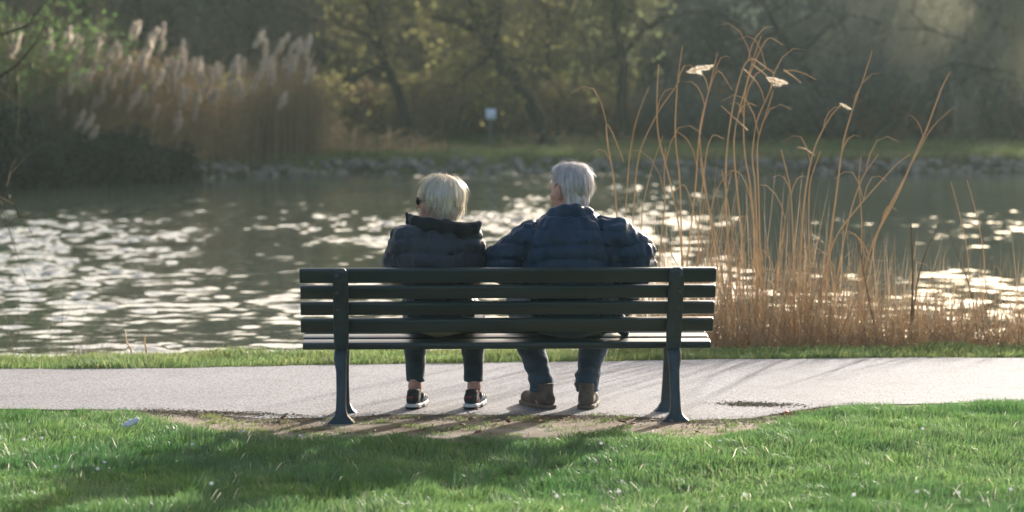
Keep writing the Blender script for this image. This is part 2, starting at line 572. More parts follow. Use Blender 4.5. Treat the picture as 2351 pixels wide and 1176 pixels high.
# murky pond water
m, nt, b = principled('pond water')
N, L = nt.nodes, nt.links
b.inputs['Base Color'].default_value = (0.055, 0.072, 0.052, 1)
b.inputs['Roughness'].default_value = 0.045
b.inputs['IOR'].default_value = 1.33
tc = N.new('ShaderNodeTexCoord')
nz = N.new('ShaderNodeTexNoise'); nz.inputs['Scale'].default_value = 9; nz.inputs['Detail'].default_value = 3
L.new(tc.outputs['Object'], nz.inputs['Vector'])
bp = N.new('ShaderNodeBump'); bp.inputs['Strength'].default_value = 0.25; bp.inputs['Distance'].default_value = 0.012
L.new(nz.outputs[0], bp.inputs['Height']); L.new(bp.outputs[0], b.inputs['Normal'])
M['water'] = m


# ------------------------------------------------------------------ terrain
WATER_Z = -0.35
# edges of the setting, traced on the ground
def edge_fn(points):
    w = np.array([G(x, y)[:2] for x, y in points])
    return lambda x: np.interp(x, w[:, 0], w[:, 1], left=None, right=None)

def ext(points):   # prolong the first and last stretch so that edges go on outside the frame
    w = [G(x, y)[:2] for x, y in points]
    a, b_ = w[0], w[-1]
    s = (w[-1][1] - w[0][1]) / (w[-1][0] - w[0][0])
    w = [np.array([-40, a[1] - s * (a[0] + 40)])] + w + [np.array([40, b_[1] + s * (40 - b_[0])])]
    return np.array(w)

PATH_FAR = ext([(0, 853), (400, 851), (800, 843), (1176, 838), (1600, 831), (2000, 827), (2351, 826)])
PATH_NEAR = ext([(0, 945), (300, 947), (420, 953), (520, 961), (600, 968), (750, 966), (900, 958), (1176, 959), (1400, 960), (1600, 972), (1720, 968), (1800, 955), (1900, 940), (2351, 926)])
LAWN_EDGE = ext([(0, 944), (150, 942), (300, 948), (400, 968), (470, 990), (560, 1002), (640, 1008), (800, 1012), (1000, 1010), (1200, 1010), (1290, 1004), (1400, 994), (1500, 1004), (1620, 1012), (1720, 1000), (1790, 972), (1830, 954), (1950, 937), (2351, 925)])
VERGE_FAR = ext([(0, 832), (600, 819), (1176, 813), (1700, 812), (2351, 806)])

f_path_far = lambda x: np.interp(x, PATH_FAR[:, 0], PATH_FAR[:, 1])
f_path_near = lambda x: np.interp(x, PATH_NEAR[:, 0], PATH_NEAR[:, 1])
f_lawn = lambda x: np.interp(x, LAWN_EDGE[:, 0], LAWN_EDGE[:, 1])
f_verge = lambda x: np.interp(x, VERGE_FAR[:, 0], VERGE_FAR[:, 1])


def f_far_shore(x):
    return np.interp(x, [-60, -11.5, -9.0, -7.2, -6, -2, 5, 15, 60], [40, 51, 54, 57.5, 59.5, 60.5, 61, 61.5, 66]) + 0.35 * np.sin(x * 1.3) + 0.2 * np.sin(x * 3.1 + 1)


def H(x, y):
    x = np.asarray(x, float); y = np.asarray(y, float)
    bump = 0.028 * noise2(x, y, 1.3, 3) + 0.012 * noise2(x, y, 4.0, 5)
    dl = np.clip((f_lawn(x) - y) / 0.5, 0, 1)
    z = dl * (0.012 + bump)
    z = z + np.clip((f_lawn(x) - 3 - y) / 8, 0, 1) * 0.1 * noise2(x, y, 0.3, 9)
    dv = y - f_verge(x)
    z = np.where(dv > 0, -np.clip(dv / 0.9, 0, 1) * 0.5 - np.clip((dv - 0.9) / 5, 0, 1) * 0.8, z)
    df = y - f_far_shore(x)
    far = np.where(df < 0, -0.45 + df * 0.15, -0.45 + np.clip(df / 1.2, 0, 1) * 0.45)
    far = far + np.clip((df - 1.2) / 8, 0, 1) * 0.25 + np.clip((df - 9) / 60, 0, 2) * 3.0 + np.clip((df - 2) / 10, 0, 1) * 0.25 * noise2(x, y, 0.25, 4)
    far = np.maximum(far, -1.3)
    return np.where(df > -6, np.maximum(far, z * 0 - 1.3), np.maximum(z, -1.3))


xs = np.concatenate([np.linspace(-600, -45, 12), np.arange(-40, -7, 1.0), np.arange(-7, 7, 0.12), np.arange(7, 41, 1.0), np.linspace(45, 600, 12)])
ys = np.concatenate([np.linspace(-300, -10, 10), np.arange(-6, 8, 1.0), np.arange(8, 18.5, 0.10), np.arange(19, 48, 2.0), np.arange(48, 76, 0.5), np.arange(77, 130, 3.0), np.linspace(135, 900, 14)])
XX, YY = np.meshgrid(xs, ys, indexing='ij')
ZZ = H(XX, YY)
def grid_faces(nx, ny):
    i = np.arange(nx - 1)[:, None]; j = np.arange(ny - 1)[None, :]
    a_ = i * ny + j
    return np.stack([a_, a_ + ny, a_ + ny + 1, a_ + 1], -1).reshape(-1, 4)
ground = add('ground', np.stack([XX, YY, ZZ], -1), grid_faces(len(xs), len(ys)), M['ground'])
tag(ground, kind='structure')


def strip(name, xa, near, far, z, material, rows=10, wob=0.02, seed=1):
    """sheet between two edge curves with slightly crumbling edges"""
    n0 = near(xa) + wob * noise2(xa, xa * 0, 5, seed) + wob * 0.6 * noise2(xa, xa * 0, 19, seed + 1)
    f0 = far(xa) + wob * noise2(xa, xa * 0, 5, seed + 2) + wob * 0.6 * noise2(xa, xa * 0, 19, seed + 3)
    t = np.linspace(0, 1, rows)
    Y = n0[:, None] * (1 - t) + f0[:, None] * t
    X = np.repeat(xa[:, None], rows, 1)
    return add(name, np.stack([X, Y, np.full_like(X, z)], -1), grid_faces(len(xa), rows), material, smooth=False)


xa = np.concatenate([np.arange(-40, -6, 1.0), np.arange(-6, 6, 0.03), np.arange(6, 41, 1.0)])
dirt = strip('worn_earth', np.arange(-2.1, 2.1, 0.03), lambda x: f_lawn(x) - 0.28 - 0.1 * np.sin(x * 5), lambda x: f_path_near(x) + 0.12, 0.010, M['dirt'], wob=0.05, seed=5)
tag(dirt, kind='structure')
path = strip('path', xa, f_path_near, f_path_far, 0.014, M['path'], rows=10, wob=0.028)
tag(path, kind='structure')


def patch(name, pts_px, z, material):
    w = [G(x, y) for x, y in pts_px]
    v = [(p[0], p[1], z) for p in w]
    return add(name, v, [list(range(len(v)))], material, smooth=False)


def crumbs(name, cx, cy, sx, sy, n, size, z, material, label, cat, tilt=0.0):
    """loose grains lying on the ground"""
    x = rng.normal(cx, sx, n); y = rng.normal(cy, sy, n) + tilt * (x - cx)
    a_ = rng.random(n) * 6.283; sz = size * (0.35 + rng.random(n) ** 2)
    tri = []
    for k in range(3):
        t = a_ + k * 2.094 + rng.normal(0, 0.3, n)
        tri.append(np.stack([x + np.cos(t) * sz, y + np.sin(t) * sz, np.full(n, z)], -1))
    V = np.stack(tri + [np.stack([x, y, z + sz * 0.7], -1)], 1).reshape(-1, 3)
    i = np.arange(n)[:, None] * 4
    F_ = np.concatenate([i + np.array([[k, (k + 1) % 3, 3]]) for k in range(3)])
    o_ = add(name, V, F_, material, smooth=False)
    tag(o_, label, cat, kind='stuff')
    return o_


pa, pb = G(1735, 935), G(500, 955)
crumbs('dark_grains', pa[0], pa[1], 0.10, 0.05, 1800, 0.007, 0.013, M['crumb'], 'cast shadow laid out in dark grains on the path right of the bench', 'crumb', tilt=-0.15)  # cast shadow on the path, imitated by a scatter of dark grains
crumbs('dark_grains', pb[0], pb[1], 0.20, 0.045, 2600, 0.008, 0.012, M['crumb'], 'dark scatter of loose grains along the lawn edge left of the bench', 'crumb', tilt=-0.25)  # dark grains strewn along the lawn edge
x_ = rng.uniform(-1.9, 1.75, 9000)
y_ = f_path_near(x_) + rng.normal(-0.03, 0.09, 9000)
V, F_ = [], []
n = len(x_); a_ = rng.random(n) * 6.283; sz = 0.0045 * (0.4 + rng.random(n) ** 2)
tri = [np.stack([x_ + np.cos(a_ + k * 2.094) * sz, y_ + np.sin(a_ + k * 2.094) * sz, np.full(n, 0.0105)], -1) for k in range(3)]
V = np.stack(tri + [np.stack([x_, y_, 0.0145 + sz * 0.7], -1)], 1).reshape(-1, 3)
i = np.arange(n)[:, None] * 4
grit = add('grit', V, np.concatenate([i + np.array([[k, (k + 1) % 3, 3]]) for k in range(3)]), M['dirt'], smooth=False)
tag(grit, 'sandy grit spilled along the crumbling path edge under the bench', 'grit', kind='stuff')

# ------------------------------------------------------------------ water
def wave_height(x, y):
    r = np.random.default_rng(3)
    h = np.zeros_like(x)
    for i in range(70):
        lam = 0.10 * (6.0 ** r.random()) if i < 60 else 1.8 + r.random() * 3.0
        th = r.normal(-0.15, 1.15) + math.pi / 2          # wind ripples travel mostly along the view
        k = 2 * math.pi / lam
        amp = 0.115 * math.sqrt(2 / 60) * lam / 6.283 * 1.3
        if i >= 60: amp = 0.0035
        wx = x + 0.25 * np.sin(y * 0.7 + i) ; wy = y + 0.3 * np.sin(x * 0.8 + i * 2)
        h += amp * np.sin(k * (wx * math.cos(th) + wy * math.sin(th)) + r.random() * 6.28)
    calm = 0.22 + 1.05 * np.clip(0.5 + 0.9 * noise2(x * 0.25, y * 0.22, 1.0, 8) + 0.35 * noise2(x * 1.0, y * 0.45, 1.0, 12), 0, 1)
    calm = calm * np.clip(0.75 + 1.5 * noise2(x * 4.5, y * 2.0, 1.0, 15), 0.12, 1.9)
    # lee of the reed stand on the left is calmer
    a = x / y
    lee = np.exp(-((a + 0.108) / 0.028) ** 2) * np.clip((y - 22) / 10, 0, 1)
    calm = calm * (1 + 0.55 * np.exp(-((a + 0.005) / 0.05) ** 2) * np.clip((y - 22) / 8, 0, 1))
    lee2 = np.clip((a - 0.06) / 0.03, 0, 1) * (1 - 0.35 * np.clip((a - 0.155) / 0.02, 0, 1))
    lee3 = np.clip((-0.11 - a) / 0.03, 0, 1) * np.clip((y - 38) / 6, 0, 1)
    return h * calm * (1 - 0.72 * lee) * (1 - 0.80 * lee2) * (1 - 0.7 * lee3)


wxs = np.concatenate([np.arange(-30, -9, 0.7), np.arange(-9, 9, 0.034), np.arange(9, 31, 0.7)])
wys = [15.2]
while wys[-1] < 68:
    wys.append(wys[-1] + max(0.04, 0.0021 * wys[-1]))
wys = np.array(wys)
WX, WY = np.meshgrid(wxs, wys, indexing='ij')
wfade = np.clip((10 - np.abs(WX)) / 1.5, 0, 1)
WH = WATER_Z + wave_height(WX, WY) * wfade
water = add('water', np.stack([WX, WY, WH], -1), grid_faces(len(wxs), len(wys)), M['water'])
tag(water, kind='structure')


# ------------------------------------------------------------------ grass
def blades(x, y, z, h, w, lean, mat_, name, spread=0.45, bend=0.6):
    n = len(x)
    a = rng.random(n) * 2 * math.pi
    clump = noise2(x, y, 5.0, 61) * 4.0 + rng.normal(0, 0.8, n)
    ca, sa = np.cos(a), np.sin(a)
    la = clump
    ln = np.abs(rng.normal(0, spread, n)) + lean
    dx, dy = np.cos(la) * ln * h, np.sin(la) * ln * h
    hw = w / 2
    base = np.stack([x, y, z - 0.004], -1)
    side = np.stack([ca * hw, sa * hw, np.zeros(n)], -1)
    mid = base + np.stack([dx * 0.35, dy * 0.35, h * 0.58], -1)
    tip = base + np.stack([dx, dy, h * (1 - bend * np.minimum(ln, 0.9) * 0.5)], -1)
    V = np.stack([base - side, base + side, mid + side * 0.8, mid - side * 0.8, tip], 1)
    i = np.arange(n)[:, None] * 5
    q = i + np.array([[0, 1, 2, 3]])
    t = i + np.array([[3, 2, 4]])
    return add(name, V.reshape(-1, 3), [q, t], mat_)


def scatter(x0, x1, y0, y1, n):
    return x0 + rng.random(n) * (x1 - x0), y0 + rng.random(n) * (y1 - y0)


gx, gy = scatter(-5.0, 5.0, 8.6, 13.9, 500000)
inview = np.abs(gx) < gy * 0.2 + 1.9
gx, gy = gx[inview], gy[inview]
dist_edge = f_lawn(gx) - gy
edge_n = 0.09 * noise2(gx, gy, 3.5, 21) + 0.05 * noise2(gx, gy, 12, 22)
keep = rng.random(len(gx)) < np.clip((dist_edge + edge_n + 0.02) / 0.24, 0, 1)
# worn thin patch of turf left of the bench
worn = ((gx + 1.28) / 0.42) ** 2 + ((gy - 12.45) / 0.28) ** 2
wn_ = noise2(gx, gy, 9, 31)
keep &= ~((worn < 1.3) & (wn_ < 0.05))
gx, gy, dist_edge = gx[keep], gy[keep], dist_edge[keep]
cl = noise2(gx, gy, 3.0, 41) * 0.5 + noise2(gx, gy, 8.0, 42) * 0.5
gh = 0.024 + 0.028 * np.clip(cl + 0.2, -0.5, 1.2) + rng.random(len(gx)) * 0.026
gh *= np.clip(0.5 + dist_edge / 0.25, 0.5, 1)
grass = blades(gx, gy, H(gx, gy), gh, 0.0026 + rng.random(len(gx)) * 0.0022, 0.12, M['grass'], 'lawn_grass')

cxs, cys = scatter(-2.6, 2.6, 9.3, 12.0, 110)
ok_ = (cys < f_lawn(cxs) - 0.15); cxs, cys = cxs[ok_], cys[ok_]
k_ = rng.integers(0, len(cxs), 5000)
ux, uy = cxs[k_] + rng.normal(0, 0.04, 5000), cys[k_] + rng.normal(0, 0.04, 5000)
coarse = blades(ux, uy, H(ux, uy), 0.035 + 0.03 * rng.random(5000), 0.004 + rng.random(5000) * 0.002, 0.35, M['grass'], 'coarse_grass')
tag(coarse, 'coarser taller grass tufts standing out of the lawn', 'grass', kind='stuff')
ux, uy = scatter(-2.8, 2.8, 9.3, 12.4, 220)
ok_ = (uy < f_lawn(ux) - 0.02); ux, uy = ux[ok_], uy[ok_]
straw = blades(ux, uy, H(ux, uy) + 0.012, 0.035 + 0.05 * rng.random(len(ux)), np.full(len(ux), 0.003), 0.9, M['plume'], 'dead_grass')
tag(straw, 'dead straw coloured blades lying in the lawn', 'grass', kind='stuff')
tag(grass, 'short green lawn grass growing in front of the bench', 'grass', kind='stuff')
# sparse tufts in the worn earth and along the path edge
tx, ty = [], []
for k in range(130):
    px_ = random.uniform(420, 1900); 
    cx = G(px_, 1000)[0]
    lo, hi = f_lawn(cx) - 0.05, f_path_near(cx) - 0.02
    if hi < lo: continue
    cy = lo + (hi - lo) * random.random() ** 1.5
    n = random.randint(12, 60)
    tx += list(rng.normal(cx, 0.03, n)); ty += list(rng.normal(cy, 0.018, n))
tx, ty = np.array(tx), np.array(ty)
tuft = blades(tx, ty, np.full(len(tx), 0.010), 0.012 + rng.random(len(tx)) * 0.02, np.full(len(tx), 0.004), 0.5, M['verge'], 'grass_tufts')
tag(tuft, 'sparse grass tufts in the worn earth around the bench feet', 'grass', kind='stuff')

vx, vy = scatter(-7, 7, 14.0, 17.4, 290000)
inside = (vy > f_path_far(vx) + 0.02 + 0.03 * noise2(vx, vy, 8, 51)) & (vy < f_verge(vx) + 0.25)
vx, vy = vx[inside], vy[inside]
vh = 0.03 + 0.03 * np.clip(noise2(vx, vy, 3, 52) + 0.2, 0, 1) + rng.random(len(vx)) * 0.03
vh += np.clip(vy - f_verge(vx) + 0.25, 0, 0.3) * 0.12 * rng.random(len(vx))
verge = blades(vx, vy, H(vx, vy), vh, 0.004 + rng.random(len(vx)) * 0.003, 0.15, M['verge'], 'verge_grass')
tag(verge, 'pale green grass verge between the path and the pond', 'grass', kind='stuff')

bx, by = scatter(-13, 17, 58, 76, 90000)
inside = (by > f_far_shore(bx) + 0.9)
bx, by = bx[inside], by[inside]
bank = blades(bx, by, H(bx, by), 0.10 + 0.16 * rng.random(len(bx)) * (1 + noise2(bx, by, 0.4, 5)), np.full(len(bx), 0.035), 0.3, M['bankgrass'], 'bank_grass')
tag(bank, 'rough olive grass on the far bank above the stones', 'grass', kind='stuff')


# ------------------------------------------------------------------ trees
def quads_at(c, size, mb, aspect=1.0, droop=0.0):
    n = len(c)
    u = rng.normal(size=(n, 3)); u[:, 2] -= droop * 2
    u /= np.linalg.norm(u, axis=1)[:, None]
    w = np.cross(u, rng.normal(size=(n, 3)))
    w /= np.linalg.norm(w, axis=1)[:, None]
    s = np.asarray(size)[:, None] * (0.6 + 0.8 * rng.random((n, 1)))
    a_ = u * s * aspect; b_ = w * s
    V = np.stack([c - a_, c - b_ * 0.6, c + a_, c + b_ * 0.6], 1)
    mb.raw(V.reshape(-1, 3), np.arange(n)[:, None] * 4 + np.array([[0, 1, 2, 3]]))


def strands(p0, p1, r, mb, sag=0.0, jit=0.1, flat=False):
    """many thin twigs at once: three-sided, two stretches, tapering to a point"""
    n = len(p0)
    d = p1 - p0
    Ls = np.linalg.norm(d, axis=1)[:, None]
    mid = (p0 + p1) / 2 + rng.normal(size=(n, 3)) * Ls * jit
    p1 = p1.copy(); p1[:, 2] -= sag * Ls[:, 0]
    u = np.cross(d, rng.normal(size=(n, 3))); u /= np.linalg.norm(u, axis=1)[:, None] + 1e-9
    w = np.cross(d, u); w /= np.linalg.norm(w, axis=1)[:, None] + 1e-9
    r = np.asarray(r)[:, None]
    if flat:                 # ribbon-like straps and hairs, for things as thin as a leaf
        V = np.stack([p0 - r * u, p0 + r * u, mid - r * u * 0.8, mid + r * u * 0.8, p1], 1)
        i = np.arange(n)[:, None] * 5
        mb.raw(V.reshape(-1, 3), i + np.array([[0, 1, 3, 2]]), i + np.array([[2, 3, 4]]))
        return
    rings = []
    for base, rr in ((p0, r), (mid, r * 0.7)):
        for k in range(3):
            a = k * 2.0944
            rings.append(base + rr * (math.cos(a) * u + math.sin(a) * w))
    V = np.stack(rings + [p1], 1)
    i = np.arange(n)[:, None] * 7
    q = np.concatenate([i + np.array([[k, (k + 1) % 3, 3 + (k + 1) % 3, 3 + k]]) for k in range(3)])
    t = np.concatenate([i + np.array([[3 + k, 3 + (k + 1) % 3, 6]]) for k in range(3)])
    mb.raw(V.reshape(-1, 3), q, t)


def grow(trunk_pts, trunk_r, limbs, limb_len, sub, twigs, leafs, leaf_size, up=0.5, seed=0, start=0.15, droop=0.0, twig_len=0.9, twig_r=0.012):
    """trunk polyline -> (trunk mesh builder, twig builder, leaf builder); everything relative to the tree's base"""
    global rng
    save = rng
    rng = np.random.default_rng(seed)
    tr, tw, lf = MB(), MB(), MB()
    T = np.asarray(trunk_pts, float)
    seg = np.linspace(0, 1, len(T))
    fine = np.linspace(0, 1, len(T) * 4)
    TP = np.stack([np.interp(fine, seg, T[:, i]) for i in range(3)], -1)
    TP += rng.normal(size=TP.shape) * trunk_r * 0.12
    rr = trunk_r * (1 - 0.75 * fine); rr[0] *= 1.35
    tr.tube(TP, rr, 8)
    ends, ens = [], []
    for i in range(limbs):
        t = start + (1 - start) * (i + rng.random()) / limbs
        k = min(int(t * (len(TP) - 1)), len(TP) - 2)
        p = TP[k]
        az = rng.random() * 2 * math.pi
        d = np.array([math.cos(az), math.sin(az), up + rng.normal(0, 0.25)])
        d /= np.linalg.norm(d)
        ln = limb_len * (0.6 + 0.7 * rng.random()) * (1.15 - 0.6 * t)
        n = 7
        pts = [p]
        dd = d.copy()
        for s in range(n):
            dd = dd + rng.normal(size=3) * 0.22; dd[2] += 0.04 - droop * 0.18 * s / n
            dd /= np.linalg.norm(dd)
            pts.append(pts[-1] + dd * ln / n)
        pts = np.array(pts)
        r0 = rr[k] * 0.5
        tr.tube(pts, np.linspace(r0, r0 * 0.2, n + 1), 5, cap=False)
        for s in range(sub):
            a = rng.integers(1, n + 1)
            q = pts[a] if a <= n else pts[-1]
            d2 = dd * 0.4 + rng.normal(size=3) * 0.7; d2[2] += up * 0.4 - droop
            d2 /= np.linalg.norm(d2)
            l2 = ln * (0.25 + 0.3 * rng.random())
            e1 = q + d2 * l2 * 0.5 + rng.normal(size=3) * 0.05
            e2 = q + d2 * l2
            tr.tube([q, e1, e2], [r0 * 0.35, r0 * 0.25, r0 * 0.1], 3, cap=False)
            ends += [e1, e2, (e1 + e2) / 2, (q + e1) / 2]; ens += [d2] * 4
    ends = np.array(ends); ens = np.array(ens)
    k = rng.integers(0, len(ends), twigs)
    p0 = ends[k] + rng.normal(size=(twigs, 3)) * 0.05
    d = ens[k] + rng.normal(size=(twigs, 3)) * 0.75; d[:, 2] += 0.25 - droop * 1.6
    d /= np.linalg.norm(d, axis=1)[:, None]
    p1 = p0 + d * (twig_len * (0.4 + 0.9 * rng.random((twigs, 1))))
    strands(p0, p1, np.full(twigs, twig_r), tw, sag=droop * 0.3, flat=droop > 0.5)
    if leafs:
        k = rng.integers(0, twigs, leafs)
        t = rng.random((leafs, 1)) ** 0.6
        c = p0[k] * (1 - t) + p1[k] * t + rng.normal(size=(leafs, 3)) * 0.06
        quads_at(c, np.full(leafs, leaf_size), lf)
    rng = save
    return tr, tw, lf


def tree_proto(name, specs, leaf_mat, twig_mat, bark=None):
    tr, tw, lf = grow(**specs)
    out = [('trunk', tr.mesh('trunk', bark or M['bark'])), ('twigs', tw.mesh('twigs', twig_mat, False))]
    if lf.v: out.append(('foliage', lf.mesh('foliage', leaf_mat, False)))
    return name, out


def plant(proto, loc, rz=0.0, s=1.0, label=None, cat='tree', group=None):
    name, parts = proto
    e = empty(name, loc, rz)
    e.scale = (s, s, s)
    for n, me in parts:
        link(n, me, e)
    tag(e, label, cat, group)
    return e


def bent(h, lean, seed):
    r = np.random.default_rng(seed)
    n = 7
    z = np.linspace(0, h, n)
    x = np.cumsum(r.normal(0, 0.25, n)) * 0.5 + z * lean
    y = np.cumsum(r.normal(0, 0.25, n)) * 0.5
    x[0] = 0; y[0] = 0
    return np.stack([x, y, z], -1)


protos = []
for i, (hh, lean) in enumerate(((6.0, 0.05), (5.4, -0.2), (6.6, 0.12))):
    protos.append(tree_proto('bare_tree', dict(trunk_pts=bent(hh, lean, i), trunk_r=0.10, limbs=22, limb_len=2.6, sub=8, twigs=3000, leafs=1500, leaf_size=0.06, seed=10 + i, start=0.06, up=0.6, twig_r=0.010), M['bud_olive'], M['twig']))
budding = []
for i, (hh, lean) in enumerate(((5.2, 0.1), (5.8, -0.1))):
    budding.append(tree_proto('budding_tree', dict(trunk_pts=bent(hh, lean, 20 + i), trunk_r=0.09, limbs=22, limb_len=2.3, sub=8, twigs=3000, leafs=7500, leaf_size=0.06, seed=30 + i, start=0.04, up=0.5), M['bud_yellow'], M['twig']))
willows = [tree_proto('weeping_willow', dict(trunk_pts=bent(7.5, 0.05, 40), trunk_r=0.25, limbs=26, limb_len=4.2, sub=9, twigs=5200, leafs=7000, leaf_size=0.06, seed=41, start=0.3, up=0.7, droop=0.9, twig_len=2.6, twig_r=0.012), M['willow'], M['willow'])]
grey_tree = [tree_proto('grey_tree', dict(trunk_pts=bent(9.0, 0.1, 50), trunk_r=0.13, limbs=24, limb_len=3.2, sub=8, twigs=3600, leafs=3600, leaf_size=0.06, seed=51, start=0.04, up=0.4, droop=0.25), M['leaf_grey'], M['twig_grey'])]


def shrub_proto(name, n_stems, h, w, twigs, leafs, leaf_size, leaf_mat, twig_mat, seed):
    global rng
    save = rng; rng = np.random.default_rng(seed)
    st, tw, lf = MB(), MB(), MB()
    ends, dirs = [], []
    for i in range(n_stems):
        a = rng.random() * 6.283; r0 = rng.random() * w * 0.35
        p = np.array([math.cos(a) * r0, math.sin(a) * r0, -0.05])
        d = np.array([math.cos(a) * 0.5, math.sin(a) * 0.5, 1.0]) + rng.normal(size=3) * 0.15
        d /= np.linalg.norm(d)
        ln = h * (0.6 + 0.5 * rng.random())
        pts = [p]
        for s in range(4):
            d = d + rng.normal(size=3) * 0.15 + np.array([0, 0, -0.05]); d /= np.linalg.norm(d)
            pts.append(pts[-1] + d * ln / 4)
            ends.append(pts[-1]); dirs.append(d)
        st.tube(pts, np.linspace(0.02, 0.006, 5), 4, cap=False)
    ends = np.array(ends); dirs = np.array(dirs)
    k = rng.integers(0, len(ends), twigs)
    p0 = ends[k] + rng.normal(size=(twigs, 3)) * 0.08
    d = dirs[k] * 0.6 + rng.normal(size=(twigs, 3)) * 0.8
    d /= np.linalg.norm(d, axis=1)[:, None]
    p1 = p0 + d * (0.35 * h * (0.3 + 0.7 * rng.random((twigs, 1))))
    strands(p0, p1, np.full(twigs, 0.008), tw)
    if leafs:
        k = rng.integers(0, twigs, leafs); t = rng.random((leafs, 1))
        c = p0[k] * (1 - t) + p1[k] * t + rng.normal(size=(leafs, 3)) * 0.04
        quads_at(c, np.full(leafs, leaf_size), lf)
    rng = save
    out = [('stem', st.mesh('stem', M['bark'])), ('twigs', tw.mesh('twigs', twig_mat, False))]
    if leafs: out.append(('foliage', lf.mesh('foliage', leaf_mat, False)))
    return name, out


sh_brown = [shrub_proto('bramble_shrub', 26, 1.5, 2.2, 2200, 1800, 0.05, M['bud_brown'], M['twig'], 60 + i) for i in range(2)]
sh_olive = [shrub_proto('olive_shrub', 26, 2.0, 2.4, 2200, 3200, 0.055, M['bud_yellow'], M['twig'], 70 + i) for i in range(1)]
sh_dark = [shrub_proto('dark_evergreen_shrub', 30, 1.5, 2.6, 2200, 6500, 0.07, M['leaf_dark'], M['twig_grey'], 80 + i) for i in range(1)]
sh_green = [shrub_proto('green_shrub', 26, 3.6, 3.0, 2400, 7000, 0.05, M['leaf_green'], M['twig'], 90 + i) for i in range(1)]
sh_grey = [shrub_proto('grey_shrub', 26, 2.2, 2.6, 3200, 2600, 0.05, M['leaf_grey'], M['twig_grey'], 95 + i) for i in range(1)]


def spot(px, depth):
    x = (px - 1175.5) / FPX * depth
    return np.array([x, depth, float(H(x, depth))])


def at_px(proto, px, depth, rz=None, s=1.0, **kw):
    return plant(proto, spot(px, depth), random.random() * 6.28 if rz is None else rz, s, **kw)


# traced leaning trunks
def traced(px_pts, depth, r, name, label, leafm, twigm, seed, limbs=13, twigs=1300, leafs=2500, limb_len=2.0, extra=None):
    pts = [P(x, y, depth) for x, y in px_pts]
    base = spot(px_pts[0][0], depth)
    pts[0] = base - np.array([0, 0, 0.1])
    rel = [p - base for p in pts]
    tr, tw, lf = grow(rel, r, limbs, limb_len, 8, twigs, leafs, 0.06, up=0.5, seed=seed, start=0.35)
    if extra:
        for ln_ in extra:
            q = np.array([P(x, y, depth) - base for x, y in ln_])
            tr.tube(q, np.linspace(r * 0.45, r * 0.2, len(q)), 6, cap=False)
    e = empty(name, base)
    link('trunk', tr.mesh('trunk', M['bark']), e)
    link('twigs', tw.mesh('twigs', twigm, False), e)
    if leafs: link('foliage', lf.mesh('foliage', leafm, False), e)
    tag(e, label, 'tree')
    return e


traced([(955, 318), (925, 240), (895, 170), (862, 90), (845, 0), (835, -60), (840, -150)], 67, 0.16, 'leaning_tree',
       'slim dark tree leaning left behind the woman', M['bud_yellow'], M['twig'], 101, leafs=1800)
traced([(1262, 315), (1215, 230), (1160, 155), (1115, 80), (1090, 0), (1075, -80), (1085, -170)], 66, 0.21, 'leaning_tree',
       'thick dark trunk leaning left, just left of the man\'s head', M['bud_yellow'], M['twig'], 102, leafs=1800,
       extra=[[(1112, 78), (1050, 50), (990, 40)]])
traced([(1150, 320), (1148, 230), (1143, 130), (1140, 20), (1145, -70), (1140, -150)], 71, 0.11, 'upright_tree',
       'thin upright trunk right behind the white sign', M['bud_yellow'], M['twig'], 103, leafs=1800)
traced([(1430, 320), (1428, 230), (1432, 150), (1418, 80), (1410, 0), (1420, -80), (1415, -170)], 68, 0.17, 'branching_tree',
       'dark tree right of the man with one limb arching out to the right', M['bud_olive'], M['twig'], 104, leafs=1800,
       extra=[[(1430, 130), (1475, 72), (1530, 38), (1590, 26), (1650, 32), (1700, 60)]])
traced([(1262, 318), (1258, 200), (1262, 100), (1258, 0), (1262, -60), (1255, -150)], 73, 0.085, 'upright_tree',
       'slender upright trunk behind the thick leaning trunk', M['bud_yellow'], M['twig'], 105, leafs=1800)
traced([(1370, 318), (1366, 220), (1372, 120), (1360, 20), (1352, -60), (1365, -150)], 74, 0.16, 'upright_tree',
       'shaded upright tree directly above the man\'s head', M['bud_olive'], M['twig'], 106, leafs=1800)
traced([(1965, 320), (1900, 230), (1840, 150), (1790, 80), (1750, 0), (1725, -90), (1710, -170)], 69, 0.13, 'leaning_tree',
       'grey tree leaning left behind the tall reeds at right', M['leaf_grey'], M['twig_grey'], 107, leafs=1800)

GW = 'trees of the wood behind the far bank'
# front and middle rows, kinds by place as in the photograph
row = [
    (60, 74, 'b'), (190, 77, 'b'), (330, 75, 'b'), (460, 78, 'b'), (590, 74, 'b'), (700, 78, 'b'), (790, 82, 'y'),
    (870, 78, 'y'), (960, 83, 'y'), (1050, 77, 'y'), (1110, 84, 'y'), (1200, 80, 'y'), (1310, 82, 'y'), (1400, 80, 'b'), (1490, 78, 'b'),
    (1560, 76, 'g'), (1640, 80, 'g'), (1730, 75, 'g'), (1810, 79, 'b'), (1890, 74, 'g'), (2030, 76, 'g'), (2130, 80, 'g'), (2220, 74, 'g'), (2310, 79, 'b'), (2400, 75, 'g'),
    (-60, 76, 'b'), (-170, 74, 'b'), (2520, 77, 'g'),
]
LB = {'b': 'bare brown tree standing in the wood behind the far bank',
      'y': 'tree with yellow green spring buds behind the white sign',
      'g': 'grey twiggy tree in the shaded right of the far wood'}
for i, (px_, dep, kd) in enumerate(row):
    dep += 8
    pr = {'b': protos[i % 3], 'y': budding[i % 2], 'g': grey_tree[0]}[kd]
    if kd == 'g' and px_ < 1000: pr = protos[i % 3]; kd = 'b'
    at_px(pr, px_, dep, s=(0.62 + 0.16 * random.random()) * (1.0 if kd != 'g' else 0.95) * (1.75 if px_ < 1000 else 1.0), label=LB[kd], group=GW + {'b': ', bare', 'y': ', budding', 'g': ', grey'}[kd])
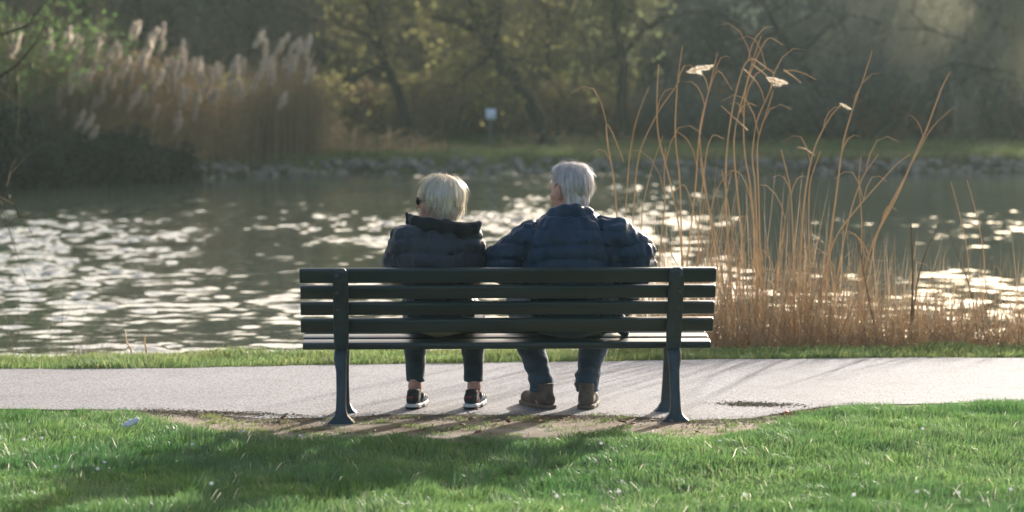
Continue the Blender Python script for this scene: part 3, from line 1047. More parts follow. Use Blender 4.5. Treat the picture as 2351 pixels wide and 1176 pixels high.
for i in range(22):
    px_ = -150 + i * 122 + random.uniform(-40, 40); dep = random.uniform(94, 104)
    kd = 'y' if 820 < px_ < 1350 and i % 2 else 'b'
    pr = budding[i % 2] if kd == 'y' else protos[i % 3]
    at_px(pr, px_, dep, s=1.08 + 0.3 * random.random(), label=LB[kd], group=GW + {'b': ', bare', 'y': ', budding'}[kd])
at_px(willows[0], 2290, 70, rz=0.6, s=0.72, label='pale weeping willow whose strands hang at the top right corner', cat='tree')
at_px(willows[0], 2090, 76, rz=2.2, s=0.75, label='pale weeping willow left of the one in the top right corner', cat='tree')

# undergrowth along the bank
GS = 'undergrowth at the foot of the far wood'
for i, px_ in enumerate(range(470, 2480, 62)):
    jp = px_ + random.uniform(-22, 22)
    if px_ < 1500:
        pr, lb, g_ = sh_brown[i % 2], 'brown leafless bramble shrub at the edge of the far wood', GS + ', bramble'
        if i % 4 == 2: pr, lb, g_ = sh_olive[0], 'yellow green shrub at the edge of the far wood', GS + ', yellow green'
    else:
        pr, lb, g_ = sh_grey[0], 'grey twiggy shrub at the foot of the wood, right of the man', GS + ', grey'
        if i % 3 == 1: pr, lb, g_ = sh_brown[i % 2], 'brown leafless bramble shrub at the edge of the far wood', GS + ', bramble'
    dep = 66.5 + random.random() * 3.5
    at_px(pr, jp, dep + 1.5, s=0.6 + 0.4 * random.random(), label=lb, cat='shrub', group=g_)
for i, px_ in enumerate(range(420, 2450, 62)):
    if px_ < 800 or (px_ < 1450 and i % 3 == 0):
        at_px(sh_brown[i % 2], px_ + random.uniform(-30, 30), 78 + random.random() * 14, s=1.5 + 0.8 * random.random(), label='tall brown thicket shrub in the shade of the far wood, left of the man', cat='shrub', group=GS + ', tall brown')
        continue
    pr = sh_olive[0] if px_ < 1450 else sh_grey[0]
    lb = 'yellow green shrub at the edge of the far wood' if px_ < 1450 else 'grey twiggy shrub at the foot of the wood, right of the man'
    at_px(pr, px_ + random.uniform(-30, 30), 78 + random.random() * 14, s=1.1 + 0.7 * random.random(), label=lb, cat='shrub', group=GS + (', yellow green' if px_ < 1450 else ', grey'))
# dark bushes hanging over the water at the left, green thicket above them
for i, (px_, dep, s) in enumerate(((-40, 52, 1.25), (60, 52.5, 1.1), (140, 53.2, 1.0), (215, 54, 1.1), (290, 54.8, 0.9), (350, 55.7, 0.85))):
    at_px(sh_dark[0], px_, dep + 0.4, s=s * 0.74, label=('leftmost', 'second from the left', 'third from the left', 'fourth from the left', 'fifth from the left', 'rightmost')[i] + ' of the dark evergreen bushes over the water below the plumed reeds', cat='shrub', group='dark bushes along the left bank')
for i, (px_, dep, s) in enumerate(((-60, 54.5, 1.0), (10, 56.5, 0.95))):
    at_px(sh_green[0], px_, dep, s=s, label=('fresh green shrub filling the top left corner', 'fresh green shrub just right of the corner one, left of the plumed reeds')[i], cat='shrub')

# far wood that reads as one mass
mb = MB(); n = 32000
c = np.stack([rng.uniform(-34, 34, n), rng.uniform(107, 115, n), rng.random(n) ** 1.1 * 7.5 + 2.0], -1)
c[:, 2] += 1.2 * noise2(c[:, 0], c[:, 1], 0.2, 6)
quads_at(c, np.full(n, 0.30), mb)
n = 9000
p0 = np.stack([rng.uniform(-34, 34, n), rng.uniform(105, 111, n), rng.uniform(1.5, 5, n)], -1)
p1 = p0 + np.stack([rng.normal(0, 0.8, n), rng.normal(0, 0.6, n), rng.uniform(1, 4, n)], -1)
strands(p0, p1, np.full(n, 0.03), mb)
fw = mb.build('distant_wood', M['bud_olive'], smooth=False)
tag(fw, 'distant olive brown woodland closing the view behind the trees', 'woodland', kind='stuff')


# ------------------------------------------------------------------ far stones
def stone_mesh(seed):
    r = np.random.default_rng(seed)
    f = Field((-0.7, -0.7, -0.6), (0.7, 0.7, 0.6), 0.16)
    f.ell((0, 0, 0), (0.45, 0.36, 0.28), k=0.0)
    for k in range(3):
        d = r.normal(size=3); d /= np.linalg.norm(d); o = 0.24 + 0.1 * r.random()
        f.cut(lambda X: X @ d - o)
    V, Q = f.mesh()
    V += noise3(V, 3.0, seed)[:, None] * 0.05 * np.sign(V)
    return make_mesh('shore_stone', V, Q, M['stone'], False)


stones = [stone_mesh(200 + i) for i in range(6)]
for i in range(230):
    px_ = 470 + (2430 - 470) * (i + random.random()) / 230
    x = (px_ - 1175.5) / FPX * 60.5
    y = float(f_far_shore(x)) + random.choice((0.15, 0.4, 0.65, 0.85)) + random.uniform(-0.12, 0.12)
    z = float(H(x, y))
    s = random.uniform(0.22, 0.58) * (0.9 if px_ > 1500 else 1.0)
    o = link('shore_stone', stones[i % 6])
    o.location = (x, y, z + 0.02 * s); o.rotation_euler = (random.uniform(-.4, .4), random.uniform(-.4, .4), random.random() * 6.28); o.scale = (s, s, s)
    tag(o, 'pale grey stone in the row edging the far bank at the waterline', 'stone', 'stones edging the far bank')

# ------------------------------------------------------------------ sign across the water
sp = spot(1127, 64.5)
sg = empty('sign', sp)
tag(sg, 'small white square sign on a thin post across the water, between the two heads', 'sign')
mb = MB(); mb.tube([(0, 0, -0.2), (0, 0, 1.02)], [0.018, 0.018], 8); mb.build('post', M['post'], sg)
v, f = bevel_prism(np.column_stack([rounded_rect(0.025, 0.25, 0.006, 1)[:, 0] - 0.045, rounded_rect(0.025, 0.25, 0.006, 1)[:, 1]]), -0.125, 0.125, 0.004)
pz = P(1127, 262, 64.5)[2] - sp[2]
v = np.array(v) + np.array([0, 0, pz])
add('sign_panel', v, f, M['sign'], sg, smooth=False)


# ------------------------------------------------------------------ reeds
def plume_mesh(mb, base, direction, length, seed, width=0.25, n=90, sz=0.02):
    r = np.random.default_rng(seed)
    d = np.array(direction, float); d /= np.linalg.norm(d)
    u = np.cross(d, (0, 1, 0.1)); u /= np.linalg.norm(u); w = np.cross(d, u)
    t = r.random(n)
    rad = length * width * np.sin(np.pi * np.clip(t * 0.9 + 0.08, 0, 1)) * r.random(n) ** 0.5
    a = r.random(n) * 6.283
    p0 = np.array(base) + d * (t * length)[:, None]
    p1 = p0 + d * length * 0.16 + (u * np.cos(a)[:, None] + w * np.sin(a)[:, None]) * rad[:, None] + np.array([0, 0, -0.3]) * rad[:, None]
    global rng
    sv = rng; rng = r
    strands(p0, p1, np.full(n, sz), mb, flat=True)
    rng = sv


# left far reed bed
def reed_bed_far(x_px0, x_px1, top_fn, dep_fn, n, name, label):
    mb = MB()
    px_ = rng.uniform(x_px0, x_px1, n)
    dep = dep_fn(px_) + rng.uniform(0, 3.2, n)
    x = (px_ - 1175.5) / FPX * dep
    z0 = np.full(n, WATER_Z - 0.1)
    topy = top_fn(px_) + rng.exponential(22, n)
    z1 = CAM_H + (209 - topy) / FPX * dep
    z1 = np.maximum(z1, z0 + 0.5)
    p0 = np.stack([x, dep, z0], -1)
    p1 = np.stack([x + rng.normal(0.1, 0.25, n), dep + rng.normal(0, 0.15, n), z1], -1)
    strands(p0, p1, np.full(n, 0.011), mb, jit=0.03, flat=True)
    # strap leaves
    k = rng.integers(0, n, n * 2); t = rng.uniform(0.2, 0.95, (n * 2, 1))
    a = p0[k] * (1 - t) + p1[k] * t
    b_ = a + np.stack([rng.normal(0.08, 0.22, n * 2), rng.normal(0, 0.15, n * 2), rng.normal(0.12, 0.2, n * 2)], -1)
    strands(a, b_, np.full(n * 2, 0.018), mb, sag=0.2, flat=True)
    o = mb.build(name, M['reed_far'], smooth=False)
    tag(o, label, 'reeds', kind='stuff')


topL = lambda p: np.interp(p, [0, 100, 150, 250, 380, 450, 520, 560, 600, 690, 740, 800], [250, 200, 140, 110, 110, 150, 190, 160, 130, 120, 200, 290])
depL = lambda p: np.interp(p, [0, 200, 450, 600, 800], [53.5, 55, 58.2, 60.5, 61.5])
reed_bed_far(60, 745, topL, depL, 2600, 'reed_bed', 'dense brown reed stems on the far bank at left')
reed_bed_far(720, 1000, lambda p: np.interp(p, [720, 1000], [270, 318]), lambda p: 62 + 0 * p, 500, 'dry_reed_fringe', 'low dry reeds fading along the bank behind the woman')
reed_bed_far(1150, 1500, lambda p: 300 + 0 * p, lambda p: 65 + 0 * p, 250, 'dry_grass_fringe', 'low dry grass at the foot of the wood behind the man')

# countable plumed reeds on the far bank, traced
PL0 = [(165, 95), (183, 105), (216, 85), (222, 98), (212, 120), (190, 122), (170, 140), (205, 140), (254, 112), (262, 128), (240, 150), (205, 160), (165, 170), (300, 80), (345, 82), (350, 92), (370, 80), (340, 115), (315, 138), (322, 152), (275, 165), (295, 195), (412, 120), (416, 150), (400, 155), (385, 150), (405, 172), (436, 150), (460, 165), (480, 178), (455, 180), (500, 178), (530, 160), (536, 180), (556, 160), (582, 98), (606, 118), (630, 115), (648, 92), (642, 112), (662, 120), (674, 100), (686, 115), (700, 128), (650, 150), (662, 160), (584, 182), (698, 180), (110, 90), (152, 95), (190, 200), (235, 200), (225, 230), (332, 175), (350, 190), (375, 185), (395, 195), (490, 225), (640, 240), (210, 245), (135, 228), (290, 250), (350, 262), (400, 272), (420, 222), (448, 230), (22, 80), (36, 88), (28, 120), (62, 300), (190, 290), (172, 282), (10, 175), (520, 200), (545, 215), (470, 205), (310, 225), (260, 235), (180, 180), (160, 205), (245, 175), (600, 150), (618, 165)]
r5 = random.Random(5)
PL = PL0 + [(x_ + r5.uniform(-14, 14), y_ + r5.uniform(-8, 34)) for x_, y_ in PL0 if r5.random() < 0.55]
for i, (px_, py_) in enumerate(PL):
    dep = float(depL(px_)) - 0.6 + random.random() * 0.7
    tip = P(px_, py_, dep)
    bx_ = tip[0] - random.uniform(0.0, 0.35)
    e = empty('plumed_reed', (bx_, dep, WATER_Z))
    L_ = np.array([tip[0] - bx_, 0, tip[2] - WATER_Z])
    mb = MB(); mb.tube([(0, 0, -0.1), L_ * 0.5 + np.array([-0.03, 0, 0]), L_], [0.009, 0.008, 0.006], 4, cap=False)
    mb.build('stem', M['reed_far'], e)
    mb = MB(); plume_mesh(mb, L_ - np.array([0, 0, 0.12]), (random.uniform(0.1, 0.7), random.uniform(-.3, .3), 1), random.uniform(0.26, 0.46) , 300 + i, n=150, sz=0.045, width=0.24)
    mb.build('plume', M['plume'], e, smooth=False)
    tag(e, ('reed with a fluffy pale plume in the larger left clump across the water', 'reed with a fluffy pale plume in the smaller right clump across the water')[px_ > 545], 'reed', ('plumed reeds of the left clump', 'plumed reeds of the right clump')[px_ > 545])

# pale catkin spots on the yellow tree
# near reeds at right, the tall ones traced one by one
def Z7(x, y): return (1350 + x / 1.5275, 50 + y / 1.5275)

NEAR = [  # (points in the enlarged crop, base first; radius mm; depth; label)
    ([(330, 850), (326, 560), (305, 400), (315, 200), (332, 85)], 4.2, 16.7, 'very tall straight reed stalk, fourth from the left of the stand'),
    ([(330, 760), (290, 560), (245, 400), (240, 280), (247, 150)], 4.2, 16.6, 'tall reed stalk with an S bend, left of the very tall straight one'),
    ([(345, 860), (380, 560), (385, 420), (410, 290), (452, 110)], 4.0, 16.9, 'tall pale reed stalk leaning slightly right with a hair thin tip'),
    ([(460, 900), (420, 650), (385, 400), (400, 320), (450, 150), (505, 240)], 3.6, 16.8, 'reed stalk whose tip folds sharply down to the right'),
    ([(500, 930), (480, 650), (482, 450), (510, 270), (545, 150), (575, 126), (610, 150), (655, 182)], 4.6, 16.5, 'tall reed stalk arching over to the right at its top'),
    ([(590, 980), (575, 600), (545, 450), (550, 250), (575, 150), (610, 50)], 4.2, 16.7, 'tallest straight stalk in the middle of the reed stand'),
    ([(560, 920), (520, 560), (510, 400), (560, 210), (600, 110), (635, 48), (686, 82)], 3.8, 16.9, 'highest reed stalk, its tip bent right into a short hook'),
    ([(600, 980), (590, 560), (575, 480), (590, 350), (635, 250), (655, 200)], 4.0, 16.6, 'reed stalk leaning right with a pale plume at its tip'),
    ([(610, 1000), (600, 620), (590, 420), (620, 330), (648, 240)], 3.6, 16.8, 'thin reed stalk right beside the plumed leaning one'),
    ([(840, 830), (870, 600), (890, 420), (930, 290), (970, 180), (995, 100)], 4.2, 16.8, 'lone tall grey stalk standing clear right of the reed stand'),
    ([(740, 880), (752, 640), (775, 500), (800, 420), (850, 330), (888, 292)], 4.6, 16.5, 'thick reed stalk leaning right up to a small white tuft'),
    ([(960, 880), (1000, 760), (1090, 600), (1140, 480), (1190, 380), (1240, 240), (1275, 175)], 5.2, 16.6, 'thick forked stalk leaning far right, the longest at the right'),
    ([(95, 560), (70, 440), (63, 348), (90, 395), (126, 492)], 4.0, 16.8, 'reed stalk snapped into an upside down V beside the man\'s head'),
    ([(165, 560), (185, 440), (250, 310), (300, 240), (322, 205)], 3.0, 17.0, 'faint thin stalk leaning right in the left of the stand'),
    ([(140, 520), (160, 380), (180, 310), (212, 228)], 2.6, 17.1, 'faint curved stalk at the left edge of the stand'),
    ([(860, 980), (900, 740), (930, 620), (960, 540), (1015, 465)], 3.8, 16.6, 'mid height stalk leaning right with a tapering end'),
    ([(820, 880), (870, 740), (950, 640), (1050, 530), (1090, 490), (1130, 466)], 4.0, 16.4, 'stalk leaning low to the right and curling over at its end'),
    ([(720, 920), (716, 700), (712, 580), (680, 450)], 4.2, 16.5, 'short stout stalk bending left at its top'),
    ([(780, 920), (775, 700), (780, 560), (818, 455)], 3.4, 16.7, 'short thin stalk leaning right beside the stout bent one'),
    ([(1020, 1130), (990, 980), (965, 860), (950, 770)], 4.8, 16.0, 'dark weathered stem leaning left low in the stand'),
    ([(1132, 1132), (1140, 980), (1138, 840), (1128, 700)], 6.5, 16.0, 'thick dark broken stub standing upright at the right'),
    ([(1340, 960), (1330, 800), (1290, 640), (1268, 560)], 3.0, 16.6, 'thin stalk leaning left at the far right of the stand'),
    ([(1395, 960), (1380, 780), (1350, 640), (1328, 555)], 3.0, 16.7, 'rightmost thin stalk leaning left'),
    ([(1150, 900), (1190, 790), (1240, 700)], 4.0, 16.2, 'short straw coloured stalk leaning right beside the dark stub'),
    ([(1350, 960), (1300, 820), (1250, 690)], 3.2, 16.4, 'short stalk leaning left right of the dark stub'),
    ([(390, 700), (405, 560), (420, 440), (440, 392), (478, 412)], 3.2, 16.8, 'mid height stalk with its tip hooked right'),
    ([(955, 980), (965, 700), (948, 560), (955, 470)], 3.0, 16.8, 'thin nearly straight stalk right of the thick leaning ones'),
    ([(250, 830), (270, 640), (265, 540), (270, 440)], 3.8, 16.4, 'mid height upright stalk right above the bench end'),
    ([(180, 820), (190, 640), (225, 500), (262, 400)], 3.0, 16.6, 'thin upright stalk just right of the man\'s shoulder'),
    ([(410, 850), (380, 700), (340, 560), (300, 600)], 3.2, 16.4, 'stalk broken over to the left low in the stand'),
    ([(480, 940), (440, 720), (405, 560), (395, 480)], 4.0, 16.3, 'mid height stalk leaning left in the thick of the stand'),
    ([(540, 960), (510, 760), (490, 620), (470, 520)], 3.8, 16.2, 'mid height stalk leaning left behind the bench end'),
    ([(620, 980), (600, 820), (572, 640), (566, 560)], 5.0, 16.1, 'thickest straw stalk in the middle of the stand'),
    ([(650, 980), (670, 820), (690, 700), (692, 670)], 3.6, 16.2, 'short stalk leaning right in the middle of the stand'),
    ([(560, 380), (520, 345), (465, 295)], 3.4, 16.7, 'loose broken stalk lying slantwise across the tall stalks'),
    ([(1000, 760), (1050, 650), (1100, 560), (1200, 370), (1285, 300)], 3.6, 16.7, 'side shoot rising right beside the thick forked stalk'),
    ([(730, 440), (760, 445), (800, 470)], 4.5, 16.5, 'orange dry leaf bent across the middle stalks'),
    ([(690, 172), (720, 170), (760, 180), (805, 205)], 3.2, 16.7, 'dry leaf arching right beyond the hanging plume'),
    ([(545, 165), (575, 190), (598, 218)], 3.6, 16.5, 'short dry leaf slanting down from the arching stalk'),
    ([(580, 150), (610, 175), (630, 195)], 4.0, 16.5, 'dry leaf slanting down beside the hanging plume'),
    ([(690, 170), (715, 190), (745, 215)], 3.4, 16.6, 'short dry leaf hanging right of the plume'),
]
base_y = 16.2
for i, (pts, rmm, dep, lab) in enumerate(NEAR):
    w = [P(*Z7(*p), dep) for p in pts]
    loose = pts[0][1] < 500
    if not loose:
        # carry the stalk on down to the bed it grows from
        d = w[0] - w[1]; d /= np.linalg.norm(d); d = d * 0.4 + np.array([0, 0, -1]) * 0.9
        zb = min(WATER_Z - 0.05, w[0][2] - 0.05)
        w = [w[0] + d * ((w[0][2] - zb) / -d[2])] + w
    w = np.array(w)
    # smooth
    tt = np.linspace(0, 1, len(w)); tf = np.linspace(0, 1, len(w) * 4)
    sm = np.stack([np.interp(tf, tt, w[:, k]) for k in range(3)], -1)
    for _ in range(2): sm[1:-1] = sm[1:-1] * 0.5 + (sm[2:] + sm[:-2]) * 0.25
    sm[:, 1] += 0.05 * np.sin(np.linspace(0, 3, len(sm)) + i)
    org = sm[0].copy()
    nm = 'dry_reed_leaf' if 'leaf' in lab else 'reed_stalk'
    e = empty(nm, org)
    rad = rmm / 1000 * 1.3 * np.linspace(1.25, 0.55, len(sm))
    material = M['reed_dark'] if 'dark' in lab else M['reed']
    mb = MB(); mb.tube(sm - org, rad, 6); mb.build('stem' if nm == 'reed_stalk' else 'blade', material, e)
    if nm == 'reed_stalk' and len(pts) > 3 and rmm > 3.5 and 'dark' not in lab:
        mb = MB(); r_ = np.random.default_rng(i)
        for q in range(2):
            k = r_.integers(3, len(sm) - 3)
            a0 = sm[k] - org; sx = r_.choice((-1, 1))
            l_ = r_.uniform(0.12, 0.34)
            dr = r_.uniform(-0.2, 0.9); mb.tube([a0, a0 + np.array([sx * l_ * 0.10, 0.01, l_ * 0.4]), a0 + np.array([sx * l_ * 0.26, 0.02, l_ * 0.7]), a0 + np.array([sx * l_ * 0.48, 0.02, l_ * (0.75 + 0.2 * dr)]), a0 + np.array([sx * l_ * 0.72, 0.02, l_ * (0.6 + 0.4 * dr)])], [0.003, 0.0042, 0.004, 0.003, 0.001], 3, cap=False)
        mb.build('leaves', material, e, smooth=False)
    tag(e, lab, 'reed' if nm == 'reed_stalk' else 'reed leaf', 'tall stalks of the near reed stand')


def near_plume(px0, px1, dep, lab, seed, w_=0.25, n=220, sz=0.0022):
    a, b_ = P(*px0, dep), P(*px1, dep)
    e = empty('reed_plume', a)
    d = b_ - a
    mb = MB(); plume_mesh(mb, (0, 0, 0), d, np.linalg.norm(d), seed, width=w_, n=n, sz=sz)
    mb.build('tuft', M['plume'], e, smooth=False)
    tag(e, lab, 'reed plume')


near_plume((1575, 165), (1630, 152), 16.7, 'pale feathery plume at the left of the reed tips', 1, 0.28)
near_plume((1758, 178), (1803, 190), 16.6, 'hanging pale plume at the arching reed tips', 2, 0.30)
near_plume((1928, 237), (1952, 250), 16.5, 'small white tuft on the thick stalk right of the stand', 3, 0.25, n=90)

# thin and low stalks of the stand: too many to count
mb = MB()
def stand(n, px_lo, px_hi, top_lo, top_fn, r0, r1, dlo=15.7, dhi=17.4, lean=0.10):
    px_ = rng.uniform(px_lo, px_hi, n)
    dep = rng.uniform(dlo, dhi, n)
    x = (px_ - 1175.5) / FPX * dep
    z0 = H(x, dep) * 1.0
    z0 = np.maximum(z0, WATER_Z - 0.05)
    ty = top_fn(px_) + (798 - top_fn(px_)) * rng.random(n) ** top_lo
    z1 = np.maximum(CAM_H + (209 - ty) / FPX * dep, z0 + 0.08)
    hgt = z1 - z0
    p0 = np.stack([x, dep, z0], -1)
    p1 = np.stack([x + rng.normal(0.0, lean, n) * (0.5 + hgt), dep + rng.normal(0, 0.08, n), z1], -1)
    strands(p0, p1, rng.uniform(r0, r1, n), mb, jit=0.035)
    return p0, p1
top_a = lambda p: np.interp(p, [1380, 1480, 1560, 1700, 1850, 1950, 2100, 2250, 2351], [600, 410, 350, 340, 400, 470, 520, 550, 520])
p0, p1 = stand(1250, 1420, 2380, 0.8, top_a, 0.0032, 0.0062, 16.0, 17.2)
p0b, p1b = stand(1500, 1470, 2420, 0.75, lambda p: np.interp(p, [1450, 1560, 1700, 1900, 2000, 2200, 2351], [660, 540, 510, 540, 580, 650, 660]), 0.0022, 0.0040, 15.75, 16.9, 0.22)
stand(380, 1540, 2500, 1.0, lambda p: 700 + 0 * p, 0.0014, 0.0030, 15.7, 16.8, 0.6)
k = rng.integers(0, len(p0b), 1300); t = rng.random((1300, 1))
a = p0b[k] * (1 - t) + p1b[k] * t
strands(a, a + np.stack([rng.normal(0, 0.10, 1300), rng.normal(0, 0.05, 1300), rng.normal(0.03, 0.06, 1300)], -1), np.full(1300, 0.0022), mb, sag=0.2)
o = mb.build('reed_litter', M['reed'], smooth=False)
tag(o, 'thick tangle of low dry orange brown reeds at the water edge right of the bench', 'reeds', kind='stuff')
mb = MB()
stand(260, 1500, 2480, 0.9, lambda p: 560 + 0 * p, 0.0018, 0.0034, 15.9, 17.2, 0.2)
stand(500, 1560, 2480, 1.0, lambda p: 710 + 0 * p, 0.0015, 0.003, 15.7, 16.8, 0.4)
o = mb.build('weathered_reed_litter', M['reed_dark'], smooth=False)
tag(o, 'dark weathered stems tangled among the orange reeds', 'reeds', kind='stuff')
mb = MB()
stand(130, -150, 330, 0.8, lambda p: np.interp(p, [-100, 80, 200, 330], [400, 520, 640, 760]), 0.0012, 0.0022, 16.4, 17.8, 0.25)
stand(60, 0, 420, 1.0, lambda p: 740 + 0 * p, 0.001, 0.0018, 16.0, 17, 0.4)
o = mb.build('water_grass', M['reed_dark'], smooth=False)
tag(o, 'sparse thin dark stems rising from the water at the left edge', 'reeds', kind='stuff')
# two bent straw stalks by the verge at left
for pts, lab in (([(302, 812), (300, 800), (290, 785), (287, 755)], 'bent orange straw stalk on the verge at left, the larger of the two'),
                 ([(336, 812), (335, 798), (331, 782), (336, 768)], 'small straw stalk on the verge right of the bent one')):
    w = np.array([P(x, y, 15.9) for x, y in pts]); w[0][2] = min(w[0][2], -0.02)
    e = empty('straw_stalk', w[0]); mb = MB(); mb.tube(w - w[0], [0.006, 0.006, 0.005, 0.002], 5); mb.build('stem', M['reed'], e)
    tag(e, lab, 'straw')

# willow branches reaching in from the left, with pale catkins
def left_branch(px_pts, dep, r, lab, seed, cat_px):
    w = np.array([P(x, y, dep) for x, y in px_pts])
    e = empty('willow_branch', w[0])
    mb = MB(); mb.tube(w - w[0], np.linspace(r, r * 0.3, len(w)), 6)
    mb.build('stem', M['bark'], e)
    rs = np.random.default_rng(seed)
    mb = MB()
    for q in range(14):
        k = rs.integers(1, len(w)); a = w[k] - w[0]
        d = rs.normal(size=3) * np.array([0.4, 0.3, 0.5]); 
        mb.tube([a, a + d * 0.35 + rs.normal(size=3) * 0.02, a + d * 0.8], [r * 0.35, r * 0.25, r * 0.1], 4, cap=False)
    mb.build('twigs', M['twig'], e, smooth=False)
    for (cx, cy, cl_) in cat_px:
        c = P(cx, cy, dep) - w[0]
        mb = MB(); mb.tube([c + (0, 0, cl_ / 2), c + (0.004, 0, 0), c - (0, 0, cl_ / 2)], [0.003, 0.011, 0.003], 6); mb.build('catkin', M['catkin'], e)
    tag(e, lab, 'branch')


left_branch([(-260, -180), (-120, -60), (-40, 40), (5, 80), (60, 60), (110, 0)], 26, 0.022, 'thin willow branch crossing the top left corner with pale catkins', 1, [(5, 60, .06), (12, 85, .05), (92, 140, .04)])
left_branch([(-260, -60), (-100, 100), (-20, 190), (40, 150), (80, 100), (110, 40)], 26, 0.02, 'dark willow twig rising to the right below the corner branch', 2, [(75, 150, .07), (40, 180, .06)])
left_branch([(-200, 700), (-60, 560), (0, 460), (15, 430), (35, 470), (45, 500)], 19, 0.012, 'drooping dry twig at the left edge of the pond', 3, [(22, 450, .04)])

# ------------------------------------------------------------------ bench
BX, BY, BR = -0.015, 12.30, R(2.4)
bench = empty('park_bench', (BX, BY, 0.0), BR)
tag(bench, 'dark green slatted park bench seen from behind, couple sitting on it', 'bench')


def board(name, cy, cz, w, t, ang, x0, x1, mtl, parent):
    """board of width w (along its face) and thickness t; ang = tilt from vertical, degrees"""
    pr = rounded_rect(t, w, min(t, w) * 0.3, 3)
    a = R(ang)
    c_, s_ = math.cos(a), math.sin(a)
    yz = np.column_stack([pr[:, 0] * c_ - pr[:, 1] * s_ + cy, pr[:, 0] * s_ + pr[:, 1] * c_ + cz])
    v, f = bevel_prism(yz, x0, x1, 0.004)
    n = 24                                        # let the long faces bow a little
    o = add(name, v, f, mtl, parent, smooth=False)
    return o


# back slats: (centre y, centre z, width, tilt), y grows away from the camera
slats = [(0.016, 0.718, 0.072, 16), (0.055, 0.636, 0.066, 22), (0.092, 0.554, 0.066, 24), (0.130, 0.468, 0.072, 24)]
for i, (cy, cz, w_, an) in enumerate(slats):
    e_ = random.uniform(-0.003, 0.003)
    board('backrest_slat', cy, cz, w_, 0.032, an, -1.0 + e_, 1.0 + e_, M['slat'], bench)
for i, (cy, cz, w_, an) in enumerate(((0.222, 0.366, 0.105, -84), (0.338, 0.381, 0.105, -84), (0.452, 0.390, 0.100, -90))):
    board('seat_slat', cy, cz, w_, 0.034, an, -0.995, 0.995, M['slat'], bench)


def lofted(name, path, mtl, parent):
    """path: rows of (x, y, z, width_x, depth_y); rectangular rounded section"""
    base = rounded_rect(1, 1, 0.22, 2)
    n = len(base); V = []
    for (x, y, z, wx, wy) in path:
        V.append(np.column_stack([x + base[:, 0] * wx, y + base[:, 1] * wy, np.full(n, z)]))
    V = np.concatenate(V)
    faces = []
    for r_ in range(len(path) - 1):
        for i in range(n):
            j = (i + 1) % n
            faces.append([r_ * n + i, r_ * n + j, (r_ + 1) * n + j, (r_ + 1) * n + i])
    faces.append(list(range(n))[::-1]); faces.append(list(range((len(path) - 1) * n, len(path) * n)))
    return add(name, V, faces, mtl, parent, smooth=True)


for sx in (-1, 1):
    x = 0.806 * sx
    up = lofted('back_bracket', [(x, 0.125, 0.335, 0.050, 0.05), (x, 0.118, 0.37, 0.070, 0.042), (x, 0.102, 0.43, 0.074, 0.030), (x, 0.070, 0.52, 0.074, 0.024),
                                 (x, 0.030, 0.61, 0.074, 0.022), (x, -0.004, 0.69, 0.074, 0.022), (x, -0.014, 0.725, 0.070, 0.024), (x, -0.016, 0.745, 0.056, 0.026), (x, -0.014, 0.755, 0.034, 0.022)], M['iron'], bench)
    for (cy, cz, w_, an) in slats:
        mb = MB(); by_ = cy - 0.034 - (0.008 if cz < 0.7 else 0.004)
        mb.tube([(x + 0.018 * sx, by_, cz), (x + 0.018 * sx, by_ - 0.006, cz), (x + 0.018 * sx, by_ - 0.009, cz)], [0.009, 0.009, 0.004], 8)
        mb.build('bolt', M['bolt'], up)
    # rear leg comes back towards the camera, foot splayed on the ground
    lofted('leg', [(x, 0.0, -0.005, 0.135, 0.11), (x, 0.0, 0.012, 0.132, 0.105), (x, 0.002, 0.028, 0.100, 0.08), (x, 0.004, 0.045, 0.064, 0.06), (x, 0.008, 0.075, 0.050, 0.05),
                   (x, 0.040, 0.16, 0.046, 0.045), (x, 0.080, 0.25, 0.050, 0.045), (x + 0.006 * sx, 0.115, 0.31, 0.062, 0.06), (x, 0.13, 0.348, 0.066, 0.08)], M['iron'], bench)
    # front leg, slimmer, foot further from the camera and turned in
    xi = x - 0.012 * sx
    lofted('leg', [(xi, 0.375, -0.005, 0.125, 0.10), (xi, 0.375, 0.012, 0.118, 0.095), (xi, 0.372, 0.030, 0.080, 0.07), (xi, 0.368, 0.06, 0.046, 0.05),
                   (xi, 0.33, 0.16, 0.040, 0.042), (xi, 0.28, 0.26, 0.042, 0.042), (xi, 0.24, 0.325, 0.048, 0.06), (xi, 0.23, 0.346, 0.048, 0.10)], M['iron'], bench)
    lofted('seat_bearer', [(x, 0.30, 0.325, 0.044, 0.40), (x, 0.30, 0.346, 0.044, 0.40)], M['iron'], bench)


# ------------------------------------------------------------------ people
def rotm(yaw, tilt=0.0, roll=0.0):
    return np.array(Matrix.Rotation(yaw, 3, 'Z') @ Matrix.Rotation(tilt, 3, 'X') @ Matrix.Rotation(roll, 3, 'Y'))


